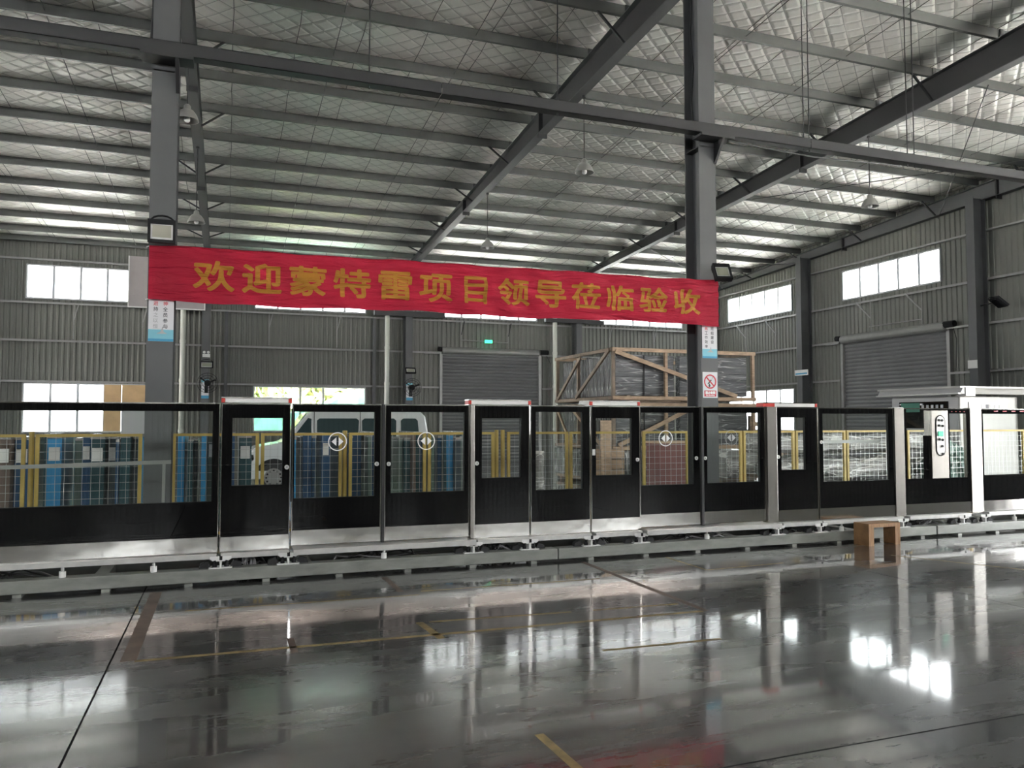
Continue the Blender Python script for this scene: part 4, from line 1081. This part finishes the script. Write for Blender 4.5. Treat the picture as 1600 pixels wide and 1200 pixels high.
def foot(label, x):
    t = thing('support_bracket', label, 'bracket', (x, 8.38, 0.15), 'adjustable brackets under the gates')
    y0 = 8.33
    B(x - 0.11, x + 0.11, y0 - 0.01, y0 + 0.13, 0.150, 0.160).build('base_plate', M['bracket'], t)
    MB().box(x - 0.010, x + 0.010, y0, y0 + 0.10, 0.160, 0.225).box(x - 0.045, x + 0.045, y0, y0 + 0.10, 0.220, 0.232).build('upright', M['bracket'], t)
    MB().prism([(x - 0.10, 0.268), (x - 0.10, 0.245), (x - 0.075, 0.225), (x - 0.045, 0.232), (x - 0.012, 0.232), (x - 0.012, 0.268)], 'y', y0 - 0.004, y0 + 0.12).build('clamp', M['bracket'], t)
    MB().prism([(x + 0.10, 0.268), (x + 0.10, 0.245), (x + 0.075, 0.225), (x + 0.045, 0.232), (x + 0.016, 0.232), (x + 0.016, 0.268)], 'y', y0 - 0.004, y0 + 0.12).build('clamp', M['bracket'], t)
    B(x - 0.012, x + 0.016, y0 - 0.006, y0 + 0.05, 0.232, 0.270).build('insulator', M['black'], t)
    for s in (-1, 1):
        MB().lathe([(0.0001, 0.160), (0.022, 0.160), (0.022, 0.19), (0.014, 0.19), (0.014, 0.235), (0.0001, 0.235)], (x + s * 0.055, y0 + 0.04, 0), 10).build('bolt', M['black'], t)
        MB().prism([(x + s * 0.09, 0.151), (x + s * 0.20, 0.151), (x + s * 0.19, 0.19), (x + s * 0.12, 0.215)], 'y', y0 + 0.05, y0 + 0.12).build('insulating_block', M['rubber'], t)


for k, x in enumerate((-0.03, 0.615, 2.585, 3.25, 4.02, 4.68, 6.66, 7.34, 8.74, 9.86, 10.28)):
    foot('%s pale metal bracket under the gates, counting from the left' % ORD[k], x)
for k, x in enumerate((-2.2, -1.41, -0.636, 1.595, 5.606, 7.70, 10.88)):
    t = thing('levelling_foot', '%s small white levelling foot under the gates, from the left' % ORD[k], 'foot', (x, 8.36, 0.15), 'white levelling feet')
    MB().lathe([(0.0001, 0.150), (0.030, 0.150), (0.030, 0.205), (0.0001, 0.205)], (x, 8.36, 0), 14).build('cup', M['white'], t)
    MB().lathe([(0.014, 0.205), (0.014, 0.268)], (x, 8.36, 0), 10).build('stud', M['whitemetal'], t)
    MB().lathe([(0.024, 0.242), (0.024, 0.268), (0.0001, 0.268)], (x, 8.40, 0), 12).build('upper_cup', M['white'], t)


# cables under the gates
def cables(label, x0, x1, n, m='cable', seed=1, coil=0):
    rnd = random.Random(seed)
    t = thing('cable_bundle', label, 'cables', ((x0 + x1) / 2, 8.62, 0.0), 'loose cables under the gates')
    for q in range(n):
        a = rnd.uniform(x0, x0 + (x1 - x0) * 0.5); b = rnd.uniform(x0 + (x1 - x0) * 0.4, x1); y = rnd.uniform(8.48, 8.75)
        pts = []
        for s in range(9):
            u = s / 8; pts.append((a + (b - a) * u + rnd.uniform(-.03, .03), y + rnd.uniform(-.06, .06), 0.035 + 0.19 * math.sin(math.pi * u) * rnd.uniform(0.5, 1.0)))
        MB().tube(pts, rnd.uniform(0.007, 0.012), 6).build('cable', M[m if rnd.random() < 0.8 else 'cablegrey'], t, smooth=True)
    for q in range(coil):
        cx = (x0 + x1) / 2 + rnd.uniform(-.03, .03) - 0.05; r = rnd.uniform(0.05, 0.075)
        MB().tube([(cx + r * 0.7 * math.sin(a), 8.50 + 0.01 * q, 0.20 - r * 0.6 + r * math.cos(a)) for a in [2 * math.pi * s / 18 for s in range(19)]], 0.006, 6, cap=False).build('grey_coil', M['cablegrey'], t, smooth=True)


cables('grey cable coil and black leads under the first black door', 0.06, 0.52, 6, seed=3, coil=6)
cables('tangle of black cables under the second black door', 2.68, 3.16, 12, seed=5)
cables('black leads hanging under the third black door', 4.06, 4.5, 6, seed=6)
cables('black cables strewn behind the first pair of sliding leaves', 0.9, 2.5, 8, seed=8)
cables('black cables strewn behind the second pair of sliding leaves', 4.8, 6.4, 8, seed=9)
cables('dense black cable tangle under the fourth black door', 6.75, 7.25, 12, seed=11)
cables('dark cables lying at the left end of the base beam', -2.8, -0.9, 6, seed=12)
cables('dark cable and motor parts near the right post', 9.0, 9.9, 8, seed=13)
for x, l in ((0.33, 'dark drive box under the first black door'), (7.0, 'dark drive box under the fourth black door')):
    o = B(x - 0.2, x + 0.2, 8.72, 8.9, 0.04, 0.22).build('drive_box', M['black'], bevel=0.01); setp(o, l, 'box', 'drive boxes')

# ---- step stool
t = thing('step_stool', 'small brown wooden stool standing before the right-hand gates', 'stool', (8.02, 8.07, 0))
B(7.765, 8.285, 7.955, 8.215, 0.262, 0.282).build('seat', M['stool'], t, bevel=0.003)
B(7.765, 7.785, 7.955, 8.215, 0.0, 0.262).build('side_board', M['stool'], t); B(8.265, 8.285, 7.955, 8.215, 0.0, 0.262).build('side_board', M['stool'], t)
B(7.785, 7.85, 7.957, 7.975, 0.0, 0.262).build('front_stile', M['stool'], t); B(8.205, 8.265, 7.957, 7.975, 0.0, 0.262).build('front_stile', M['stool'], t)
B(7.85, 8.205, 7.957, 7.972, 0.235, 0.262).build('front_rail', M['stool'], t)

# white bar and rail behind the screens
o = B(7.42, 8.52, 8.5, 8.53, 1.305, 1.345).build('support_bar', M['white']); o.parent = K_; o.location -= ORG[K_.name]
t = thing('support_rail', 'long thin grey rail on stands behind the long left screen', 'rail', (-1.4, 9.2, 0))
MB().bar((-2.4, 9.2, 1.13), (-0.55, 9.2, 1.165), 0.03, 0.04).build('rail', M['girt'], t)
for x in (-2.35, -0.62): MB().bar((x, 9.2, 0.0), (x, 9.2, 1.15), 0.03, 0.03).build('stand', M['girt'], t)

# ================================================================ behind the gates
# ---- yellow mesh fence
fp = [(-3.75, -2.33), (-2.22, -1.02), (-0.66, 0.42), (0.45, 1.53), (1.63, 2.74), (2.77, 3.79), (4.0, 5.0), (5.03, 6.27), (6.32, 7.17), (7.20, 8.22), (8.25, 9.31), (9.34, 10.43), (10.46, 11.85), (11.88, 13.37), (13.40, 14.9)]
YFN = 11.2
for k, (a, b) in enumerate(fp):
    t = thing('mesh_fence', '%s yellow framed wire mesh fence panel behind the gates, from the left' % ORD[k], 'fence', ((a + b) / 2, YFN, 0), 'yellow mesh fence panels')
    for x in (a + 0.02, b - 0.02):
        B(x - 0.022, x + 0.022, YFN - 0.02, YFN + 0.02, 0, 1.44).build('post', M['yellow'], t)
        B(x - 0.03, x + 0.03, YFN - 0.06, YFN + 0.06, 0, 0.008).build('foot_plate', M['yellow'], t)
    B(a + 0.04, b - 0.04, YFN - 0.018, YFN + 0.018, 1.405, 1.44).build('top_rail', M['yellow'], t)
    B(a + 0.04, b - 0.04, YFN - 0.018, YFN + 0.018, 0.10, 0.135).build('bottom_rail', M['yellow'], t)
    mb = MB(); x = a + 0.12
    while x < b - 0.06: mb.box(x - 0.002, x + 0.002, YFN - 0.002, YFN + 0.002, 0.135, 1.405); x += 0.10
    z = 0.22
    while z < 1.4: mb.box(a + 0.04, b - 0.04, YFN - 0.006, YFN - 0.002, z - 0.002, z + 0.002); z += 0.10
    o = mb.build('wire_mesh', M['wire'], t); o['kind'] = 'stuff'
for x in (-2.275, 1.58, 3.845, 3.945):
    t = thing('fence_post', {-2.275: 'yellow round post between the first two fence panels', 1.58: 'yellow post behind the first arrow icon', 3.845: 'left yellow post seen through the second black door', 3.945: 'right yellow post seen through the second black door'}[x], 'post', (x, YFN + 0.05, 0), 'loose yellow posts')
    MB().tube([(x, YFN + 0.05, 0), (x, YFN + 0.05, 1.47)], 0.032, 10).build('tube', M['yellow'], t)
    B(x - 0.035, x + 0.035, YFN + 0.01, YFN + 0.09, 0, 0.01).build('foot_plate', M['yellow'], t)

# ---- film-wrapped panels standing upright behind the fence
rnd = random.Random(21)
spans = [(-3.6, -2.42), (-2.30, -2.05), (-1.95, -1.02), (-0.64, 0.36), (0.93, 2.36), (2.52, 3.62)]
forced = {3: 2, 11: 2, 24: 2, 33: 2}
cname = ['dark teal', 'deep blue', 'bright blue', 'grey-green', 'slate grey', 'brownish']
k = 0
for (a, b) in spans:
    x = a
    while x < b - 0.04:
        w = min(rnd.choice([0.05, 0.07, 0.10, 0.13, 0.18]), b - x); ci = rnd.choices(range(6), [4, 4, 2, 2, 2.5, 1])[0]
        y0 = 11.75 + rnd.uniform(0, 0.5); h = 1.36 + rnd.uniform(-0.05, 0.05)
        t = thing('wrapped_board', '%s upright %s film-wrapped panel behind the fence, from the left' % (ORD[k], cname[ci]), 'panel', (x + w / 2, y0, 0), 'upright film-wrapped panels')
        z0 = 0.10
        lean = rnd.uniform(-0.02, 0.02)
        MB().add([(x, y0, z0), (x + w - 0.008, y0, z0), (x + w - 0.008, y0 + 1.1, z0), (x, y0 + 1.1, z0), (x + lean * 0.3, y0 + 0.03, h), (x + w - 0.008 + lean * 0.3, y0 + 0.03, h), (x + w - 0.008 + lean * 0.3, y0 + 1.1, h), (x + lean * 0.3, y0 + 1.1, h)],
                 [(0, 3, 2, 1), (4, 5, 6, 7), (0, 1, 5, 4), (1, 2, 6, 5), (2, 3, 7, 6), (3, 0, 4, 7)]).build('panel', FILMS[ci], t, bevel=0.006)
        MB().box(x - 0.002, x + w - 0.006, y0 + 0.0, y0 + 1.1, h, h + 0.02 + rnd.uniform(0, 0.02)).build('film_fold', M['film_silver'], t)
        if w > 0.12 and rnd.random() < 0.5: B(x + 0.02, x + w - 0.03, y0 - 0.004, y0 + 0.03, h - 0.30, h - 0.12).build('paper_label', M['white'], t)
        B(x, x + w - 0.008, y0 + 0.1, y0 + 1.0, 0.0, 0.10).build('skid', M['wood_dark'], t)
        x += w + rnd.choice([0.0, 0.0, 0.01, 0.05]); k += 1

# ---- van
t = thing('van', 'white minivan parked beyond the wrapped panels, seen through the sliding leaves', 'van', (2.5, 19.3, 0))
prof = [(0.42, 0.32), (0.36, 0.55), (0.40, 0.82), (0.62, 1.02), (1.22, 1.13), (1.50, 1.48), (1.76, 1.80), (2.05, 1.92), (2.6, 1.97), (3.6, 1.97), (4.3, 1.92), (4.52, 1.72), (4.63, 1.10), (4.66, 0.5), (4.60, 0.32)]
MB().prism(prof, 'y', 18.5, 20.15).build('body', M['vanpaint'], t, bevel=0.05, seg=3)
def win(poly, n='side_window'): MB().prism(poly, 'y', 18.485, 18.60).build(n, M['vanglass'], t, bevel=0.004)
win([(1.40, 1.20), (1.84, 1.20), (1.84, 1.66), (1.76, 1.68)])
win([(1.97, 1.22), (2.90, 1.22), (2.92, 1.62), (2.86, 1.67), (2.02, 1.67), (1.96, 1.62)])
win([(3.00, 1.22), (3.42, 1.22), (3.80, 1.22), (3.80, 1.62), (3.74, 1.67), (3.05, 1.67), (2.99, 1.62)])
win([(3.92, 1.22), (4.36, 1.22), (4.32, 1.62), (4.26, 1.67), (3.97, 1.67), (3.91, 1.62)])
MB().add([(1.28, 18.62, 1.17), (1.28, 20.03, 1.17), (1.73, 20.0, 1.76), (1.73, 18.65, 1.76), (1.26, 18.62, 1.19), (1.26, 20.03, 1.19), (1.71, 20.0, 1.78), (1.71, 18.65, 1.78)], [(0, 1, 2, 3), (4, 7, 6, 5), (0, 4, 5, 1), (1, 5, 6, 2), (2, 6, 7, 3), (3, 7, 4, 0)]).build('windscreen', M['vanglass'], t)
B(0.40, 0.62, 18.50, 18.9, 0.70, 0.88).build('headlamp', M['white'], t, bevel=0.03)
B(0.34, 0.9, 18.47, 20.18, 0.30, 0.50).build('bumper', M['vanpaint'], t, bevel=0.03)
for s_ in (1.28,): MB().bar((s_, 18.5, 1.18), (s_ - 0.02, 18.30, 1.26), 0.03, 0.03).build('mirror_arm', M['black'], t); B(s_ - 0.08, s_ + 0.08, 18.2, 18.34, 1.16, 1.40).build('mirror', M['black'], t, bevel=0.02)
for x in (1.02, 3.85):
    for y in (18.58, 20.07):
        w = MB().disc((x, y, 0.335), 0.335, 0.20, 'y', 28).build('wheel', M['tyre'], t, bevel=0.02)
        yy = y - 0.11 if y < 19 else y + 0.11
        MB().disc((x, yy, 0.335), 0.21, 0.03, 'y', 20).build('wheel_cover', M['hub'], w)
        for q in range(12):
            a = 2 * math.pi * q / 12; MB().disc((x + 0.16 * math.cos(a), yy - (0.02 if y < 19 else -0.02), 0.335 + 0.16 * math.sin(a)), 0.022, 0.01, 'y', 8).build('slot', M['black'], w)
    MB().prism([(x + 0.42 * math.cos(a), 0.34 + 0.42 * math.sin(a)) for a in [math.pi * q / 14 for q in range(15)]], 'y', 18.482, 18.51).build('wheel_arch', M['black'], t)
for x in (1.90, 2.95): B(x - 0.006, x + 0.006, 18.488, 18.51, 0.40, 1.85).build('door_gap', M['black'], t)


# ---- stacked timber crates with wrapped panels
def crate(label, x0, x1, y0, y1, z0, z1, diag=1):
    t = thing('timber_crate', label, 'crate', ((x0 + x1) / 2, (y0 + y1) / 2, z0), 'stacked timber crates')
    w = 0.075
    def b_(n, p, q, ww=0.06, hh=0.09, m='wood'): MB().bar(p, q, ww, hh).build(n, M[m], t)
    xm = x0 + 0.36 * (x1 - x0)
    for y in (y0, y1):
        for x in (x0, xm, x1): b_('post', (x, y, z0), (x, y, z1), w, w, 'wood' if y == y0 and x > x0 else 'wood_dark')
        b_('top_rail', (x0 - 0.05, y - 0.04, z1 - 0.05), (x1 + 0.05, y - 0.04, z1 - 0.05))
        b_('bottom_rail', (x0 - 0.05, y - 0.04, z0 + 0.05), (x1 + 0.05, y - 0.04, z0 + 0.05))
    ym = (y0 + y1) / 2 + 0.3
    for x in (x0, x1):
        b_('post', (x, ym, z0), (x, ym, z1), w, w, 'wood_dark')
        b_('side_rail', (x - 0.04, y0 - 0.05, z1 - 0.05), (x - 0.04, y1 + 0.05, z1 - 0.05), 0.05, 0.08, 'wood_dark')
        b_('side_rail', (x - 0.04, y0 - 0.05, z0 + 0.05), (x - 0.04, y1 + 0.05, z0 + 0.05), 0.05, 0.08, 'wood_dark')
    if diag > 0:
        b_('diagonal_brace', (x0 + 0.02, y0 - 0.07, z1 - 0.10), (x1 - 0.55, y0 - 0.07, z0 + 0.12), 0.045, 0.10)
        b_('side_brace', (x0 - 0.08, y0 + 0.05, z1 - 0.05), (x0 - 0.08, y0 + 2.0, z0 + 0.1), 0.045, 0.09, 'wood_dark')
        b_('side_brace', (x0 - 0.08, ym - 0.3, z1 - 0.12), (x0 - 0.08, y1 - 0.2, z0 + 0.1), 0.045, 0.09, 'wood_dark')
    else:
        b_('diagonal_brace', (x0 + 0.10, y0 - 0.07, z0 + 0.12), (x0 + 2.0, y0 - 0.07, z1 - 0.2), 0.045, 0.10)
        b_('side_brace', (x0 - 0.08, y0 + 0.4, z0 + 0.05), (x0 - 0.08, ym + 0.2, z1 - 0.15), 0.045, 0.08)
        b_('side_brace', (x0 - 0.08, ym + 0.3, z0 + 0.05), (x0 - 0.08, y1 - 0.1, z1 - 0.05), 0.045, 0.08)
    b_('floor_plank', (x0, y0 + 0.4, z0 + 0.03), (x1, y0 + 0.4, z0 + 0.03), 0.4, 0.03, 'wood_dark')
    b_('floor_plank', (x0, y1 - 0.4, z0 + 0.03), (x1, y1 - 0.4, z0 + 0.03), 0.4, 0.03, 'wood_dark')
    return t


CX0, CX1, CY0, CY1 = 8.80, 12.85, 17.0, 20.4
crate('upper timber crate of wrapped panels, topmost of the stack by the second column', CX0, CX1, CY0, CY1, 2.12, 3.40, 1)
crate('lower timber crate of wrapped panels, seen through the glass beside the red carton', CX0, CX1, CY0, CY1, 0.90, 2.06, -1)


def wrinkled_slab(x0, x1, y0, y1, z0, z1, m, t, name, amp=0.02, seed=0):
    nx, nz = 14, 10; vs = []; fs = []
    for (yy, s) in ((y0, -1), (y1, 1)):
        for i in range(nx + 1):
            for j in range(nz + 1):
                x = x0 + (x1 - x0) * i / nx; z = z0 + (z1 - z0) * j / nz
                vs.append((x, yy + s * amp * noise.noise((x * 3 + seed, z * 3 + seed * 2.1, yy)), z))
    n1 = (nx + 1) * (nz + 1)
    for b_ in (0, n1):
        for i in range(nx):
            for j in range(nz):
                a = b_ + i * (nz + 1) + j; fs.append((a, a + nz + 1, a + nz + 2, a + 1))
    for i in range(nx):
        for j in (0, nz):
            a = i * (nz + 1) + j; fs.append((a, a + nz + 1, a + nz + 1 + n1, a + n1))
    for j in range(nz):
        for i in (0, nx):
            a = i * (nz + 1) + j; fs.append((a, a + 1, a + 1 + n1, a + n1))
    return MB().add(vs, fs).build(name, m, t, smooth=False)


for lvl, (z0, z1, nm) in enumerate(((2.24, 3.28, 'upper'), (1.01, 1.98, 'lower'))):
    rr = random.Random(40 + lvl); y = CY0 + 0.10; k = 0
    while y < CY1 - 0.25:
        th = rr.choice([0.16, 0.22, 0.28])
        for (xa, xb, sd) in ((CX0 + 0.12, 10.55, 'left'), (10.72, CX1 - 0.12, 'right')):
            if sd == 'right' and k > 0: continue
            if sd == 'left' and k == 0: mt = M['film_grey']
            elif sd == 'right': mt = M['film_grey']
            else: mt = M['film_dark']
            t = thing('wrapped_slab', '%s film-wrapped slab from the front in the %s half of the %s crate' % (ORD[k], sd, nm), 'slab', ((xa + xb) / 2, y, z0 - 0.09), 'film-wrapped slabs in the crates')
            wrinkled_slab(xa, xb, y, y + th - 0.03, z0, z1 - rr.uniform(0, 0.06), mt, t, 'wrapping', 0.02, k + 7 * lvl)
            B(xa + 0.3, xa + 0.40, y, y + th - 0.03, z0 - 0.08, z0).build('spacer', M['wood_dark'], t)
            B(xb - 0.4, xb - 0.30, y, y + th - 0.03, z0 - 0.08, z0).build('spacer', M['wood_dark'], t)
            if k == 0: B(xa + 0.75, xa + 0.78, y - 0.035, y - 0.025, z0, z1 - 0.05).build('black_strap', M['black'], t)
        y += th; k += 1
# bottom: wrapped low stack and pallets
t = thing('wrapped_stack', 'low glossy film-wrapped stack under the lower crate', 'stack', (9.9, 18.7, 0))
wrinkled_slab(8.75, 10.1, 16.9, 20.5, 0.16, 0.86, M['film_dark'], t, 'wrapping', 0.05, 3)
B(8.75, 10.1, 16.95, 20.4, 0.08, 0.16).build('deck', M['wood_dark'], t)
for y in (17.1, 18.7, 20.2): B(8.8, 10.05, y - 0.06, y + 0.06, 0, 0.08).build('runner', M['wood_dark'], t)
t = thing('wrapped_stack', 'low pale film-wrapped stack at the crate end, under the diagonal brace', 'stack', (11.9, 18.7, 0))
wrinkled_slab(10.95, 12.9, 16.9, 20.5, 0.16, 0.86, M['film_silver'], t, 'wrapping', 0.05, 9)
B(10.95, 12.9, 16.95, 20.4, 0.08, 0.16).build('deck', M['wood_dark'], t)
for y in (17.1, 18.7, 20.2): B(11.0, 12.85, y - 0.06, y + 0.06, 0, 0.08).build('runner', M['wood_dark'], t)
t = thing('carton', 'tall dark red carton standing before the crates behind the third arrow icon', 'carton', (7.85, 12.6, 0))
B(7.35, 8.05, 12.4, 12.9, 0.0, 1.20).build('box', M['carton'], t, bevel=0.01)
B(7.34, 8.06, 12.39, 12.91, 1.20, 1.24).build('lid', M['wood'], t)
# bubble-wrapped roll in front of the crate
t = thing('wrapped_roll', 'upright silver film-wrapped roll behind the narrow fixed screen', 'roll', (4.78, 11.9, 0))
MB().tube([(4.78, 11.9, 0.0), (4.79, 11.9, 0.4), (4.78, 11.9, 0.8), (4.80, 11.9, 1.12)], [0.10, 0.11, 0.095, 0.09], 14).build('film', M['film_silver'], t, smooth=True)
t = thing('timber_pallet', 'pale timber pallet stood on end at the crate end', 'pallet', (13.4, 17.6, 0))
for q in range(7): B(13.15, 13.75, 17.5, 17.53, 0.15 + q * 0.22, 0.27 + q * 0.22).build('slat', M['wood'], t)
for x in (13.2, 13.7): B(x - 0.05, x + 0.05, 17.53, 17.63, 0.0, 1.75).build('bearer', M['wood_dark'], t)
t = thing('timber_stack', 'short stack of timber blocks behind the third black door', 'timber', (7.3, 14.6, 0))
for q in range(5): B(7.0, 7.7, 14.4, 14.8, q * 0.21, q * 0.21 + 0.19).build('block', M['wood'], t)
B(7.15, 7.33, 14.25, 14.39, 0.0, 1.62).build('upright', M['wood'], t)

# ---- long wrapped profile bundles on the right
rr = random.Random(77); kk = 0
for row, (z, yb, n) in enumerate(((0.24, 12.2, 3), (0.70, 12.2, 3), (1.16, 12.5, 2))):
    for q in range(n):
        y = yb + q * 0.5; xa = 9.4 + rr.uniform(-0.5, 0.6); xb = 13.6 + rr.uniform(-0.4, 0.2)
        t = thing('wrapped_bundle', '%s silver film-wrapped bundle lying behind the right-hand screens, counted upward' % ORD[kk], 'bundle', ((xa + xb) / 2, y, z - 0.2), 'lying wrapped bundles'); kk += 1
        pts = [(xa + (xb - xa) * s / 16, y + rr.uniform(-.03, .03), z + 0.03 * math.sin(s * 0.9 + kk)) for s in range(17)]
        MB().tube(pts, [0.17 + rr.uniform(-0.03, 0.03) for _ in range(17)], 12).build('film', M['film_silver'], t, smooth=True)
        for xx in (xa + 0.6, xb - 0.6): B(xx - 0.05, xx + 0.05, y - 0.2, y + 0.2, z - 0.22, z - 0.16).build('bearer', M['wood_dark'], t)
t = thing('green_tarpaulin', 'crumpled green tarpaulin heap behind the rightmost screen', 'tarpaulin', (13.3, 11.62, 0))
bm = bmesh.new(); bmesh.ops.create_icosphere(bm, subdivisions=4, radius=1.0)
for v in bm.verts:
    n_ = 1 + 0.28 * noise.noise(v.co * 2.1 + Vector((3, 1, 2))) + 0.1 * noise.noise(v.co * 6)
    v.co = Vector((v.co.x * 0.55 * n_, v.co.y * 0.32 * n_, max(-0.6, v.co.z * 0.62 * n_) + 0.6))
me = bpy.data.meshes.new('heap'); bm.to_mesh(me); bm.free(); me.materials.append(M['tarp'])
me.materials[0] = mat('dull_green_sheet', (0.07, 0.14, 0.115), 0.35, var=0.3, vscale=4, bump=0.8, bscale=7)
link('heap', me, t)

# ---- white booth
t = thing('white_booth', 'white cabin with overhanging metal roof behind the right-hand gates', 'booth', (15.0, 12.9, 0))
B(14.16, 15.82, 12.0, 13.75, 0.0, 2.12).build('body', M['boothwhite'], t, bevel=0.02)
B(14.145, 14.16, 12.03, 13.72, 0.0, 2.10).build('side_panel', M['boothgrey'], t)
B(14.12, 14.146, 12.25, 13.5, 1.45, 2.02).build('dark_display', M['blackglass'], t)
B(14.115, 14.121, 12.95, 13.45, 1.80, 2.0).build('green_strip', M['inkgreen'], t)
for q in range(5): B(14.113, 14.120, 12.36 + q * 0.12, 12.42 + q * 0.12, 1.88, 1.95).build('mark', M['inkgrey'], t)
B(14.4, 15.5, 11.985, 12.0, 1.80, 2.0).build('grey_name_strip', M['boothgrey'], t)
for q in range(6): B(14.62 + q * 0.13, 14.69 + q * 0.13, 11.978, 11.986, 1.87, 1.95).build('mark', M['inkwhite'] if q != 2 else M['inkblack'], t)
MB().prism([(13.95, 2.16), (14.30, 2.16), (14.30, 2.28), (14.02, 2.28)], 'y', 11.8, 13.95).build('side_eave', M['boothgrey'], t)
B(13.9, 14.0, 11.8, 13.95, 2.155, 2.18).build('eave_edge', M['whitemetal'], t)
MB().prism([(11.80, 2.16), (12.2, 2.16), (12.2, 2.28), (11.86, 2.28)], 'x', 14.16, 15.95).build('front_eave', M['boothwhite'], t)
B(13.95, 16.0, 11.8, 13.95, 2.28, 2.32).build('roof', M['boothwhite'], t)
B(14.08, 14.34, 11.78, 12.0, 2.12, 2.29).build('corner_fitting', M['hub'], t)
B(15.90, 15.94, 11.82, 11.86, 0.0, 2.16).build('corner_rod', M['girt'], t)

# ---- outside the low windows
t = thing('outdoor_canopy', 'green tarpaulin canopy in the yard outside the low window', 'canopy', (4.4, 36.0, 0))
MB().prism([(0.3, 0.2), (0.3, 1.75), (2.0, 1.95), (3.6, 2.15), (4.4, 2.6), (5.2, 2.95), (6.6, 3.0), (6.6, 0.2)], 'y', 34.6, 37.0).build('sheet', M['tarp'], t, bevel=0.08)
for x in (0.4, 3.6, 6.5): MB().tube([(x, 34.7, -0.31), (x, 34.7, 1.7)], 0.04, 8).build('pole', M['girt'], t)
rr = random.Random(5)


def shrub(label, x, y, r, h):
    t = thing('yard_tree', label, 'tree', (x, y, -0.31), 'trees in the yard')
    mb = MB()
    for q in range(1500):
        d = Vector((rr.gauss(0, 1), rr.gauss(0, 1), rr.gauss(0, 1))).normalized() * rr.uniform(0.45, 1.0)
        c = Vector((x + d.x * r, y + d.y * r, h + d.z * r * 0.9)); a = Vector((rr.gauss(0, 1), rr.gauss(0, 1), rr.gauss(0, 1))).normalized() * 0.45; b = a.cross(Vector((rr.gauss(0, 1), rr.gauss(0, 1), rr.gauss(0, 1)))).normalized() * 0.2
        mb.add([c - a, c + b, c + a, c - b], [(0, 1, 2, 3)])
    o = mb.build('foliage', M['hedge'], t); o['kind'] = 'stuff'
    MB().tube([(x, y, -0.31), (x + 0.1, y, h)], [0.14, 0.07], 8).build('trunk', M['wood_dark'], t)


for (x, y, r, h, l) in ((0.6, 41.0, 2.6, 2.9, 'leafy tree outside the low window, nearest the first column'), (5.2, 46.5, 2.7, 3.0, 'leafy tree outside behind the green canopy'), (9.2, 46, 2.4, 3.0, 'leafy tree in the yard towards the far shutter')):
    shrub(l, x, y, r, h)
